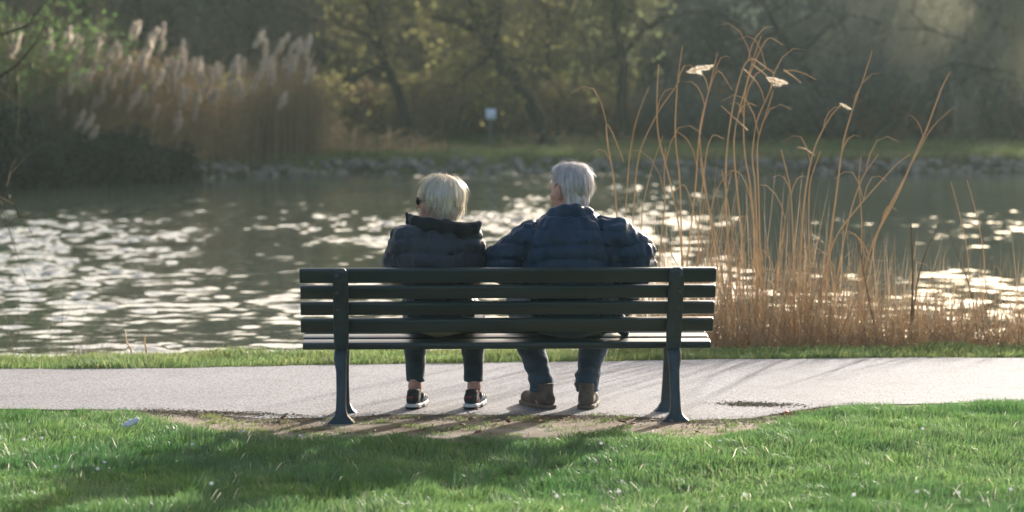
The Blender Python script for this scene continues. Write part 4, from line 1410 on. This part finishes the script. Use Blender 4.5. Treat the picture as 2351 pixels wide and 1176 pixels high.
def head(f, C, Rm, s=1.0):
    C = np.array(C)
    W = lambda p: C + Rm @ (np.array(p) * s)
    e = lambda c, r, k=0.012, sub=False: f.ell(W(c), np.array(r) * s, Rm, k * s, sub)
    e((0, -0.012, 0.025), (0.074, 0.093, 0.088))
    e((0, 0.034, -0.03), (0.060, 0.060, 0.080), 0.03)
    e((0, 0.045, -0.078), (0.040, 0.042, 0.030), 0.03)
    e((0, 0.076, -0.098), (0.018, 0.014, 0.014), 0.015)
    for sx in (-1, 1):
        e((sx * 0.032, 0.093, 0.0), (0.017, 0.010, 0.010), 0.012, True)
        e((sx * 0.042, 0.062, -0.028), (0.022, 0.022, 0.020), 0.02)
        e((sx * 0.081, -0.004, -0.012), (0.011, 0.021, 0.034), 0.006)
        e((sx * 0.085, -0.010, 0.008), (0.006, 0.013, 0.014), 0.006)
        e((sx * 0.083, 0.004, -0.012), (0.004, 0.008, 0.014), 0.004, True)
    f.cap(W((-0.036, 0.083, 0.018)), W((0.036, 0.083, 0.018)), 0.010 * s, k=0.015)
    f.cap(W((0, 0.092, 0.006)), W((0, 0.114, -0.032)), 0.008 * s, 0.012 * s, k=0.010)
    e((0, 0.090, -0.060), (0.024, 0.012, 0.006), 0.006)
    e((0, 0.088, -0.072), (0.021, 0.012, 0.007), 0.006)


def hand(f, wrist, fwd, up_, side, curl=0.5, s=1.0):
    """palm and five separate fingers; side = direction of the thumb"""
    wrist, fwd, up_, side = [np.array(q, float) for q in (wrist, fwd, up_, side)]
    fwd /= np.linalg.norm(fwd); up_ /= np.linalg.norm(up_); side /= np.linalg.norm(side)
    f.cap(wrist, wrist + fwd * 0.03 * s, 0.026, 0.030, 0.015)
    for o in (-0.026, -0.009, 0.009, 0.026):
        f.cap(wrist + fwd * 0.025 * s + side * o * 0.8, wrist + fwd * 0.085 * s + side * o, 0.0145, 0.0125, 0.006)
    for o, ln in ((0.030, 0.070), (0.010, 0.080), (-0.011, 0.074), (-0.031, 0.058)):
        p = wrist + fwd * 0.085 * s + side * o
        d = fwd.copy()
        for j, fr in enumerate((0.45, 0.32, 0.23)):
            d = d - up_ * curl * 0.55; d /= np.linalg.norm(d)
            q = p + d * ln * fr
            f.cap(p, q, 0.0092 - j * 0.0008, 0.0084 - j * 0.0008, 0.002)
            p = q
    p = wrist + fwd * 0.025 * s + side * 0.026
    q = p + (side * 0.7 + fwd * 0.6 - up_ * 0.2) * 0.042; f.cap(p, q, 0.0135, 0.0105, 0.008)
    f.cap(q, q + (fwd * 0.95 + side * 0.15 - up_ * 0.3) * 0.032, 0.0102, 0.0085, 0.003)


def part(name, f, mtl, parent, origin):
    V, Q = f.mesh()
    return add(name, V, Q, mtl, parent, True, origin)


def shoe(name, ankle_xy, yaw, mtl_up, mtl_sole, parent, origin, ln=0.27, tall=0.095, pitch=0.0, wid=1.0, out=None):
    ax, ay = ankle_xy
    zg = 0.015
    C = np.array([ax, ay, zg])
    Rm = rotm(yaw, pitch)
    W = lambda p: C + Rm @ np.array(p)
    lo, hi = C - 0.32, C + 0.32; lo[2] = zg - 0.03; hi[2] = zg + 0.2
    f = Field(lo, hi, 0.0055)
    h, t = -0.062, ln - 0.10
    f.cap(W((0, h, 0.045)), W((0, 0.03, 0.050)), 0.034 * wid, 0.040 * wid, 0.02)
    f.cap(W((0, 0.03, 0.045)), W((0.0, t - 0.035, 0.030)), 0.040 * wid, 0.034 * wid, 0.02)
    f.cap(W((0, h + 0.012, 0.06)), W((0, h + 0.024, tall)), 0.033 * wid, 0.034 * wid, 0.02)
    Ri = Rm.T
    f.cut(lambda X: 0.016 - ((X - C) @ Rm)[..., 2])
    f.cut(lambda X: ((X - C) @ Rm)[..., 2] - tall)
    f.displace(lambda X: 0.0025 * noise3(X, 45, 3))
    o = part(name, f, mtl_up, parent, origin)
    def slab(nm, z0, z1, grow_, mt):
        g = Field(lo, hi, 0.0055)
        g.cap(W((0, h, 0.012)), W((0, 0.03, 0.012)), (0.038 + grow_) * wid, (0.040 + grow_) * wid, 0.02)
        g.cap(W((0, 0.03, 0.012)), W((0, t - 0.035, 0.012)), (0.040 + grow_) * wid, (0.038 + grow_) * wid, 0.02)
        g.cut(lambda X: z0 - ((X - C) @ Rm)[..., 2]); g.cut(lambda X: ((X - C) @ Rm)[..., 2] - z1)
        V, Q = g.mesh()
        return add(nm, V, Q, mt, o, True, origin)
    if out:
        slab('midsole', 0.010, 0.028, 0.004, mtl_sole); slab('outsole', 0.0, 0.011, 0.003, out)
    else:
        slab('sole', 0.0, 0.020, 0.003, mtl_sole)
    return o, W


def hair_strands(C, Rm, shell, n, length, mtl, parent, origin, seed, width=0.0022, accept=None, down=0.5):
    """strands combed over the hair mass: start on the shell ellipsoids, run down along it"""
    r = np.random.default_rng(seed)
    C = np.array(C); c0, rad = np.array(shell[0]), np.array(shell[1])
    d = r.normal(size=(n * 3, 3)); d /= np.linalg.norm(d, axis=1)[:, None]
    p = c0 + d * rad
    m_ = accept(p); d, p = d[m_][:n], p[m_][:n]
    n = len(p)
    seg = 6
    crown = c0 + np.array([0, -0.02, rad[2]])
    flow = p - crown; flow[:, 2] -= down * 0.1
    V = []
    cur = p.copy(); lift = 0.99 + 0.05 * r.random((n, 1)) + 0.14 * r.random((n, 1)) ** 10
    side_j = r.normal(0, 0.4, (n, 3))
    pts = [c0 + (cur - c0) * lift]
    for s in range(seg):
        nrm = (cur - c0) / (rad ** 2); nrm /= np.linalg.norm(nrm, axis=1)[:, None]
        fl = flow / np.linalg.norm(flow, axis=1)[:, None] + side_j * 0.5
        fl = fl - (fl * nrm).sum(1)[:, None] * nrm
        fl /= np.linalg.norm(fl, axis=1)[:, None]
        cur = cur + fl * length / seg
        q = (cur - c0) / rad; q /= np.linalg.norm(q, axis=1)[:, None]
        cur = c0 + q * rad
        pts.append(c0 + (cur - c0) * (1 + (lift - 1) * (1 + 0.25 * s)))
    pts = np.stack(pts, 1)
    tang = np.gradient(pts, axis=1)
    nrm = pts - c0
    sd = np.cross(tang, nrm); sd /= np.linalg.norm(sd, axis=2)[..., None] + 1e-9
    w = width * np.sin(np.linspace(0.35, 3.0, seg + 1))[None, :, None]
    A, B = pts - sd * w, pts + sd * w
    V = np.stack([A, B], 2).reshape(n, -1, 3)
    V = C + V @ Rm.T
    k = np.arange(seg)
    q = np.stack([2 * k, 2 * k + 1, 2 * k + 3, 2 * k + 2], 1)
    Q = (np.arange(n)[:, None, None] * (2 * (seg + 1)) + q[None]).reshape(-1, 4)
    return add('hair_strands', V.reshape(-1, 3), Q, mtl, parent, True, origin)


def baffles(per, amp, jitter=0.012, seed=1):
    def fn(X):
        z = X[:, 2] + jitter * noise3(X, 7, seed) + 0.004 * noise3(X, 22, seed + 3)
        b_ = np.abs(np.sin(np.pi * z / per)) ** 0.42
        return amp * (b_ - 0.6) + 0.30 * amp * noise3(X, 18, seed + 1) + 0.55 * amp * (1 - 2 * np.abs(noise3(X * np.array([1, 1, 0.6]), 26, seed + 2)))
    return fn


def folds(amp, sc=20, seed=1):
    return lambda X: amp * noise3(X * np.array([0.7, 0.7, 1.6]), sc, seed) + amp * 0.4 * noise3(X, sc * 2.3, seed + 1)


# ---- the woman
WO = np.array([-0.345, 12.60, 0.0])
wom = empty('person', WO)
tag(wom, 'woman with a white blond bob and charcoal quilted jacket, sitting left, looking left', 'person')
hc = np.array([-0.354, 12.56, 1.062]); hR = rotm(R(72), R(2))
f = Field((-0.75, 12.25, -0.01), (0.02, 13.25, 1.25), 0.0065)
head(f, hc, hR, 0.98)
f.cap((-0.345, 12.54, 0.90), hc + hR @ np.array((0, -0.015, -0.05)), 0.055, 0.052, 0.03)
f.ell((-0.36, 12.55, 0.76), (0.155, 0.095, 0.17), k=0.05)
f.ell((-0.35, 12.64, 0.51), (0.135, 0.105, 0.10), k=0.05)
f.cap((-0.49, 12.53, 0.875), (-0.225, 12.53, 0.875), 0.05, 0.05, 0.05)
for sh, el, wr in (((-0.505, 12.53, 0.87), (-0.56, 12.60, 0.68), (-0.42, 12.86, 0.58)), ((-0.215, 12.53, 0.87), (-0.19, 12.60, 0.68), (-0.27, 12.86, 0.58))):
    f.chain([sh, el, wr], [0.043, 0.036, 0.025], 0.02)
    sd = 1 if sh[0] < -0.35 else -1
    hand(f, wr, (0.1 * sd, 1, -0.22), (0, 0.2, 1), (sd, 0, 0), 0.35, 0.92)
for hx, kx, ax in ((-0.42, -0.485, -0.487), (-0.27, -0.195, -0.190)):
    f.chain([(hx, 12.66, 0.46), (kx, 13.03, 0.475), (ax, 12.84, 0.12), (ax, 12.835, 0.06)], [0.070, 0.045, 0.030, 0.028], 0.02)
    f.cap((ax, 13.04, 0.45), (ax, 12.945, 0.30), 0.034, 0.032, 0.02)
    f.cap((ax, 12.81, 0.05), (ax + 0.01, 12.97, 0.045), 0.028, 0.022, 0.02)
part('body', f, M['skin'], wom, WO)

f = Field((-0.78, 12.22, 0.42), (0.02, 13.05, 1.06), 0.0065)
f.ell((-0.37, 12.52, 0.77), (0.185, 0.130, 0.185), k=0.05)
f.ell((-0.355, 12.60, 0.56), (0.178, 0.150, 0.16), k=0.08)
f.cap((-0.505, 12.50, 0.872), (-0.225, 12.50, 0.868), 0.072, 0.070, 0.06)
f.ell((-0.36, 12.47, 0.78), (0.15, 0.10, 0.15), k=0.06)
for sh, el, wr in (((-0.525, 12.51, 0.862), (-0.560, 12.57, 0.755), (-0.43, 12.85, 0.60)), ((-0.205, 12.51, 0.855), (-0.195, 12.57, 0.735), (-0.27, 12.85, 0.60))):
    f.chain([sh, el, wr], [0.066, 0.063, 0.040], 0.025)
f.displace(baffles(0.074, 0.016, seed=1))
f.cut(lambda X: 0.47 + 0.03 * np.sin(X[..., 0] * 9) - X[..., 2])
part('jacket', f, M['charcoal'], wom, WO)

f = Field((-0.6, 12.25, 0.85), (-0.05, 12.85, 1.08), 0.0055)
f.chain([(-0.495, 12.56, 0.985), (-0.468, 12.49, 0.968), (-0.40, 12.44, 0.955), (-0.32, 12.42, 0.945), (-0.24, 12.43, 0.932), (-0.180, 12.455, 0.938), (-0.158, 12.47, 0.958)], [0.016, 0.027, 0.033, 0.034, 0.031, 0.026, 0.014], 0.02)
f.chain([(-0.468, 12.49, 0.95), (-0.46, 12.60, 0.93), (-0.38, 12.67, 0.92), (-0.27, 12.66, 0.91), (-0.19, 12.58, 0.925), (-0.17, 12.50, 0.94)], [0.025, 0.025, 0.022, 0.022, 0.022, 0.02], 0.02)
f.cap((-0.43, 12.46, 0.93), (-0.24, 12.455, 0.915), 0.035, 0.035, 0.03)
f.cap((-0.505, 12.575, 0.955), (-0.515, 12.60, 0.998), 0.012, 0.009, 0.01)
f.displace(folds(0.005, 26, 4))
part('collar', f, M['collar'], wom, WO)

f = Field((-0.60, 12.35, 0.36), (-0.1, 12.9, 0.50), 0.0065)
f.ell((-0.34, 12.63, 0.455), (0.158, 0.148, 0.065), k=0.02)
f.cut(lambda X: 0.408 + 0.012 * np.sin(X[..., 0] * 22) - X[..., 2])
f.displace(folds(0.003, 30, 2))
part('shirt_hem', f, M['cream'], wom, WO)

f = Field((-0.70, 12.45, 0.10), (0.0, 13.2, 0.60), 0.0065)
f.ell((-0.35, 12.645, 0.480), (0.168, 0.155, 0.092), k=0.03)
for hx, kx, ax in ((-0.42, -0.490, -0.484), (-0.27, -0.200, -0.190)):
    f.chain([(hx, 12.68, 0.475), (kx, 13.04, 0.480)], [0.088, 0.064], 0.03)
    f.chain([(kx, 13.04, 0.475), ((kx + ax) / 2 - 0.002, 12.94, 0.30), (ax, 12.848, 0.10)], [0.062, 0.054, 0.046], 0.02)
f.displace(folds(0.004, 22, 6))
f.cut(lambda X: 0.142 - X[..., 2])
f.cut(lambda X: np.where(X[..., 1] < 12.85, 0.402 - X[..., 2], -1) if False else np.full(X.shape[:-1], -1.0))
part('jeans', f, M['jeans2'], wom, WO)
for ax, yw in ((-0.484, -12), (-0.192, -14)):
    o, W = shoe('shoe', (ax, 12.835), R(yw), M['sneaker'], M['white'], wom, WO, ln=0.245, tall=0.095, wid=0.92, out=M['rubber'])
    mb = MB(); mb.tube([W((-0.012, -0.094, 0.060)), W((0.0, -0.098, 0.062)), W((0.012, -0.094, 0.060))], [0.007, 0.009, 0.007], 6); mb.build('heel_logo', M['red'], o, origin=WO)
    for q in range(3):      # white straps along the outer side
        mb = MB(); mb.tube([W((0.036, 0.00 + q * 0.035, 0.028)), W((0.042, 0.01 + q * 0.035, 0.05)), W((0.034, 0.02 + q * 0.033, 0.078 - q * 0.008))], [0.005, 0.006, 0.004], 6); mb.build('stripe', M['white'], o, origin=WO)

# hair: bob
f = Field(hc - 0.17, hc + 0.18, 0.005)
Wl = lambda p: hc + hR @ np.array(p)
f.ell(Wl((0, -0.014, 0.030)), (0.094, 0.104, 0.098), hR, 0.02)
f.ell(Wl((0, -0.046, -0.030)), (0.084, 0.064, 0.072), hR, 0.04)
f.ell(Wl((0, 0.035, 0.075)), (0.070, 0.055, 0.035), hR, 0.03)
def face_cut(X):
    q = (X - hc) @ hR
    d1_ = np.minimum(q[..., 1] - (0.040 - 0.12 * np.clip(-q[..., 2] - 0.02, 0, 1)), 0.058 - q[..., 2])     # in front of the hairline and below the fringe
    d2_ = -0.088 - q[..., 2]
    return np.maximum(d1_, d2_)
f.cut(face_cut)
f.displace(lambda X: 0.006 * noise3(((X - hc) @ hR) * np.array([1.6, 1.6, 0.3]), 55, 8) + 0.005 * noise3(X, 22, 9))
o = part('hair', f, M['hair_blond_base'], wom, WO)
acc = lambda p: ~((p[:, 1] > 0.035) & (p[:, 2] < 0.06)) & (p[:, 2] > -0.05)
hs = hair_strands(hc, hR, ((0, -0.014, 0.030), (0.096, 0.106, 0.101)), 2600, 0.10, M['hair_blond'], o, WO, 1, 0.0018, acc)
acc2 = lambda p: (p[:, 1] < -0.0) & (p[:, 2] > -0.06)
hs = hair_strands(hc, hR, ((0, -0.044, -0.020), (0.087, 0.068, 0.085)), 1100, 0.08, M['hair_blond'], o, WO, 2, 0.0018, acc2, down=3)
# sunglasses
sgl = MB()
for sx in (-1, 1):
    sgl.tube([Wl((sx * 0.060, 0.088, 0.004)), Wl((sx * 0.076, 0.05, 0.006)), Wl((sx * 0.078, 0.0, 0.004))], [0.004, 0.0045, 0.003], 5)
sgl.tube([Wl((-0.02, 0.106, 0.006)), Wl((0.0, 0.108, 0.010)), Wl((0.02, 0.106, 0.006))], [0.003] * 3, 5)
so = sgl.build('sunglasses', M['glass_dark'], wom, origin=WO)
for sx in (-1, 1):
    g = Field(Wl((sx * 0.036, 0.1, 0)) - 0.05, Wl((sx * 0.036, 0.1, 0)) + 0.05, 0.004)
    g.ell(Wl((sx * 0.038, 0.098, -0.002)), (0.027, 0.007, 0.022), hR, 0.0)
    V, Q = g.mesh(); add('lens', V, Q, M['glass_dark'], so, True, WO)

# ---- the man
MO = np.array([0.285, 12.60, 0.0])
man = empty('person', MO)
tag(man, 'grey haired man in a navy quilted jacket and jeans, sitting on the right', 'person')
mc = np.array([0.282, 12.56, 1.116]); mR = rotm(R(42), R(-3))
f = Field((-0.22, 12.22, -0.01), (0.82, 13.30, 1.30), 0.0065)
head(f, mc, mR, 1.02)
f.cap((0.29, 12.53, 0.93), mc + mR @ np.array((0, -0.02, -0.05)), 0.068, 0.064, 0.03)
f.ell((0.285, 12.53, 0.79), (0.20, 0.12, 0.20), k=0.06)
f.ell((0.285, 12.65, 0.53), (0.165, 0.12, 0.12), k=0.05)
f.cap((0.10, 12.52, 0.91), (0.47, 12.52, 0.92), 0.06, 0.06, 0.05)
f.chain([(0.07, 12.52, 0.89), (-0.04, 12.60, 0.72), (0.12, 12.90, 0.60)], [0.055, 0.045, 0.030], 0.02)
hand(f, (0.12, 12.90, 0.60), (0.2, 1, -0.15), (0, 0.2, 1), (1, -0.2, 0), 0.35, 1.0)
f.chain([(0.50, 12.52, 0.90), (0.62, 12.58, 0.72), (0.505, 12.78, 0.475)], [0.055, 0.045, 0.030], 0.02)
hand(f, (0.500, 12.78, 0.470), (-0.35, 0.35, -0.55), (0.3, -0.4, 0.5), (-0.7, -0.8, 0.1), 0.10, 1.0)
for hx, kx, kz, ax in ((0.20, 0.055, 0.52, 0.150), (0.37, 0.445, 0.52, 0.380)):
    f.chain([(hx, 12.68, 0.48), (kx, 13.08, kz), (ax, 12.85, 0.12), (ax, 12.84, 0.06)], [0.080, 0.052, 0.034, 0.032], 0.02)
    f.cap((ax, 12.83, 0.05), (ax - 0.03 if ax < 0.2 else ax + 0.01, 12.99, 0.045), 0.030, 0.024, 0.02)
part('body', f, M['skin'], man, MO)

f = Field((-0.25, 12.18, 0.38), (0.85, 13.05, 1.08), 0.007)
f.ell((0.285, 12.50, 0.79), (0.235, 0.155, 0.20), k=0.05)
f.ell((0.290, 12.61, 0.57), (0.215, 0.175, 0.17), k=0.08)
f.cap((0.10, 12.50, 0.880), (0.49, 12.50, 0.895), 0.075, 0.078, 0.06)
f.cap((0.20, 12.49, 0.925), (0.38, 12.49, 0.930), 0.055, 0.055, 0.07)
f.ell((0.29, 12.44, 0.80), (0.20, 0.10, 0.16), k=0.06)
f.chain([(0.075, 12.50, 0.868), (-0.035, 12.53, 0.782), (-0.03, 12.58, 0.735), (0.11, 12.88, 0.62)], [0.083, 0.085, 0.075, 0.050], 0.03)
f.chain([(0.515, 12.47, 0.895), (0.595, 12.50, 0.815), (0.615, 12.55, 0.755), (0.53, 12.76, 0.51)], [0.083, 0.090, 0.080, 0.052], 0.018)
f.displace(baffles(0.078, 0.016, jitter=0.02, seed=11))
# seam where the right sleeve is set in
f.displace(lambda X: -0.014 * np.exp(-((X[:, 0] - 0.437 - 0.25 * (0.9 - X[:, 2])) / 0.010) ** 2) * (X[:, 2] > 0.72))
f.displace(lambda X: -0.010 * np.exp(-((X[:, 0] - 0.10 + 0.35 * (0.9 - X[:, 2])) / 0.012) ** 2) * (X[:, 2] > 0.74))
f.cut(lambda X: 0.44 + 0.02 * np.sin(X[..., 0] * 8) - X[..., 2])
part('jacket', f, M['navy'], man, MO)
f = Field((0.42, 12.4, 0.36), (0.66, 12.8, 0.56), 0.006)     # jacket tail hanging beside the hip on to the seat
f.chain([(0.50, 12.56, 0.53), (0.535, 12.60, 0.45), (0.555, 12.63, 0.41)], [0.04, 0.036, 0.022], 0.02)
f.displace(folds(0.005, 26, 3))
part('jacket_tail', f, M['navy'], man, MO)

f = Field((0.08, 12.25, 0.86), (0.50, 12.85, 1.08), 0.0055)
f.chain([(0.165, 12.56, 0.975), (0.200, 12.475, 1.000), (0.25, 12.455, 1.018), (0.31, 12.450, 1.022), (0.365, 12.475, 1.008), (0.41, 12.56, 0.975), (0.36, 12.64, 0.945), (0.24, 12.65, 0.94), (0.155, 12.56, 0.965)], [0.022, 0.028, 0.030, 0.030, 0.028, 0.022, 0.02, 0.02, 0.02], 0.02)
f.chain([(0.155, 12.52, 0.945), (0.25, 12.455, 0.965), (0.34, 12.455, 0.965), (0.43, 12.53, 0.945)], [0.03, 0.035, 0.035, 0.03], 0.03)
f.displace(folds(0.003, 30, 14))
part('collar', f, M['navy'], man, MO)

f = Field((-0.15, 12.40, 0.02), (0.62, 13.25, 0.64), 0.0065)
f.ell((0.285, 12.64, 0.490), (0.20, 0.185, 0.110), k=0.03)
for hx, kx, ax in ((0.20, 0.050, 0.150), (0.37, 0.445, 0.380)):
    f.chain([(hx, 12.70, 0.485), (kx, 13.08, 0.515)], [0.105, 0.080], 0.03)
    f.chain([(kx, 13.08, 0.505), ((kx * 0.52 + ax * 0.48), 12.97, 0.31), (ax - 0.004, 12.865, 0.15), (ax, 12.85, 0.085)], [0.078, 0.070, 0.056, 0.058], 0.02)
f.displace(lambda X: 0.006 * noise3(X * np.array([0.6, 0.6, 1.8]), 22, 16) * np.clip(1.8 - X[:, 2] * 3, 0.4, 1.6) + 0.002 * noise3(X, 60, 17))
f.cut(lambda X: 0.094 + 0.10 * (12.83 - X[..., 1]) * 0 - X[..., 2])
part('jeans', f, M['jeans'], man, MO)
shoe('shoe', (0.150, 12.850), R(26), M['leather'], M['sole_brown'], man, MO, ln=0.29, tall=0.125, wid=1.16)
shoe('shoe', (0.380, 12.850), R(-9), M['leather'], M['sole_brown'], man, MO, ln=0.29, tall=0.125, wid=1.12)

f = Field(mc - 0.17, mc + 0.18, 0.005)
Wm = lambda p: mc + mR @ np.array(p)
f.ell(Wm((0, -0.020, 0.036)), (0.086, 0.106, 0.094), mR, 0.02)
f.ell(Wm((0, -0.050, -0.045)), (0.070, 0.054, 0.066), mR, 0.03)
f.ell(Wm((0, 0.035, 0.098)), (0.058, 0.060, 0.034), mR, 0.02)
f.ell(Wm((0.055, -0.02, 0.105)), (0.030, 0.05, 0.026), mR, 0.02)
def face_cut2(X):
    q = (X - mc) @ mR
    d1_ = np.minimum(q[..., 1] - 0.048, 0.072 - q[..., 2])
    ear = 1.0 - np.sqrt(((q[..., 1] - 0.004) / 0.036) ** 2 + ((q[..., 2] + 0.016) / 0.050) ** 2)
    d2_ = np.minimum(ear * 0.03, np.abs(q[..., 0]) - 0.055)
    d3_ = np.minimum(q[..., 1] + 0.012, -0.012 - q[..., 2])
    return np.maximum(np.maximum(d1_, d2_), np.maximum(d3_, -0.102 - q[..., 2]))
f.cut(face_cut2)
f.displace(lambda X: 0.004 * noise3(((X - mc) @ mR) * np.array([1.2, 1.2, 0.6]), 60, 18) + 0.004 * noise3(X, 28, 19))
o = part('hair', f, M['hair_grey_base'], man, MO)
acc = lambda p: ~((p[:, 1] > 0.04) & (p[:, 2] < 0.075)) & ~((p[:, 1] > -0.045) & (p[:, 2] < 0.075)) & (p[:, 2] > -0.01)
hair_strands(mc, mR, ((0, -0.020, 0.036), (0.088, 0.108, 0.097)), 2600, 0.045, M['hair_grey'], o, MO, 5, 0.0016, acc, down=1)

# ------------------------------------------------------------------ small things on the ground
p = G(300, 1000); p[2] = float(H(p[0], p[1])) + 0.045
f = Field((-0.06, -0.06, -0.05), (0.06, 0.06, 0.05), 0.004)
f.chain([(-0.03, 0, -0.01), (0.0, 0.01, 0.0), (0.022, 0, 0.012)], [0.010, 0.016, 0.014], 0.008)
f.ell((0.028, 0.0, 0.010), (0.012, 0.012, 0.016), k=0.004)
f.displace(lambda X: 0.006 * noise3(X, 60, 2))
V, Q = f.mesh()
o = add('crumpled_tissue', V, Q, M['paper'], smooth=False); o.location = p
tag(o, 'crumpled white tissue lying on the lawn left of the bench', 'litter')

p = G(1806, 962)
v = np.array([(0, -0.02, 0), (0.012, -0.005, 0.006), (0.010, 0.014, 0.004), (0, 0.024, 0.012), (-0.010, 0.012, 0.006), (-0.012, -0.006, 0.008)])
t = v - np.array([0, 0, 0.0015])
fc = [[0, 1, 2, 3, 4, 5], [11, 10, 9, 8, 7, 6]] + [[i, 6 + i, 6 + (i + 1) % 6, (i + 1) % 6] for i in range(6)]
leaf_me = make_mesh('fallen_leaf', np.vstack([v, t]), fc, M['dryleaf'], False)
o = link('fallen_leaf', make_mesh('fallen_leaf', np.vstack([v, t]), fc, M['redleaf'], False)); o.location = (p[0], p[1], 0.03)
tag(o, 'small orange red leaf at the lawn edge right of the bench', 'leaf')
for i in range(26):
    px_ = random.uniform(640, 1780)
    x = G(px_, 985)[0]
    y = random.uniform(float(f_lawn(x)) + 0.03, float(f_path_near(x)) + 0.1)
    o = link('fallen_leaf', leaf_me); o.location = (x, y, 0.024); o.rotation_euler = (random.uniform(-.3, .3), random.uniform(-.3, .3), random.random() * 6.28)
    s = random.uniform(0.5, 1.1); o.scale = (s, s, s)
    tag(o, 'small dry brown leaf on the worn earth under the bench', 'leaf', 'dry leaves under the bench')

mb = MB()
for k in range(6):
    a = k * math.pi / 3
    c_, s_ = math.cos(a), math.sin(a)
    pts = np.array([(0, 0, 0), (0.004, 0.003, 0.001), (0.011, 0, 0.003), (0.004, -0.003, 0.001)])
    pts = np.column_stack([pts[:, 0] * c_ - pts[:, 1] * s_, pts[:, 0] * s_ + pts[:, 1] * c_, pts[:, 2]])
    mb.raw(pts, [[0, 1, 2, 3]])
daisy = mb.mesh('daisy', M['petal'], False)
DA = [(171, 1026), (96, 1022), (55, 1026), (128, 1106), (225, 1106), (240, 1085), (442, 1045), (560, 1017), (486, 1145), (1380, 1044), (1652, 1052), (2117, 1020), (1960, 1165), (2105, 1160), (2200, 1162), (2320, 1152), (1420, 1155), (1710, 1165), (1278, 1174), (690, 1030)]
for x_, y_ in DA:
    p = G(x_, y_ + 8); o = link('daisy', daisy); o.location = (p[0], p[1], float(H(p[0], p[1])) + 0.055)
    o.rotation_euler = (random.uniform(0.5, 1.1), 0, random.uniform(-.5, .5))
    tag(o, 'tiny white daisy in the lawn', 'flower', 'daisies in the lawn')

# ------------------------------------------------------------------ haze
hz_m = bpy.data.materials.new('thin morning haze'); hz_m.use_nodes = True
nt = hz_m.node_tree; nt.nodes.clear()
pv = nt.nodes.new('ShaderNodeVolumePrincipled')
pv.inputs['Color'].default_value = (0.74, 0.93, 0.86, 1)
pv.inputs['Density'].default_value = 0.00036
pv.inputs['Anisotropy'].default_value = 0.35
ou = nt.nodes.new('ShaderNodeOutputMaterial'); nt.links.new(pv.outputs[0], ou.inputs['Volume'])
x0, x1, y0, y1, z0, z1 = -650, 650, -320, 920, -60, 60
z0 = float(ZZ.min()) - 1.0; z1 = float(max(ZZ.max() + 1, 24))
V = [(x0, y0, z0), (x1, y0, z0), (x1, y1, z0), (x0, y1, z0), (x0, y0, z1), (x1, y0, z1), (x1, y1, z1), (x0, y1, z1)]
Fc = [[0, 3, 2, 1], [4, 5, 6, 7], [0, 1, 5, 4], [1, 2, 6, 5], [2, 3, 7, 6], [3, 0, 4, 7]]
hz = add('haze', V, Fc, hz_m, smooth=False)
tag(hz, kind='stuff')
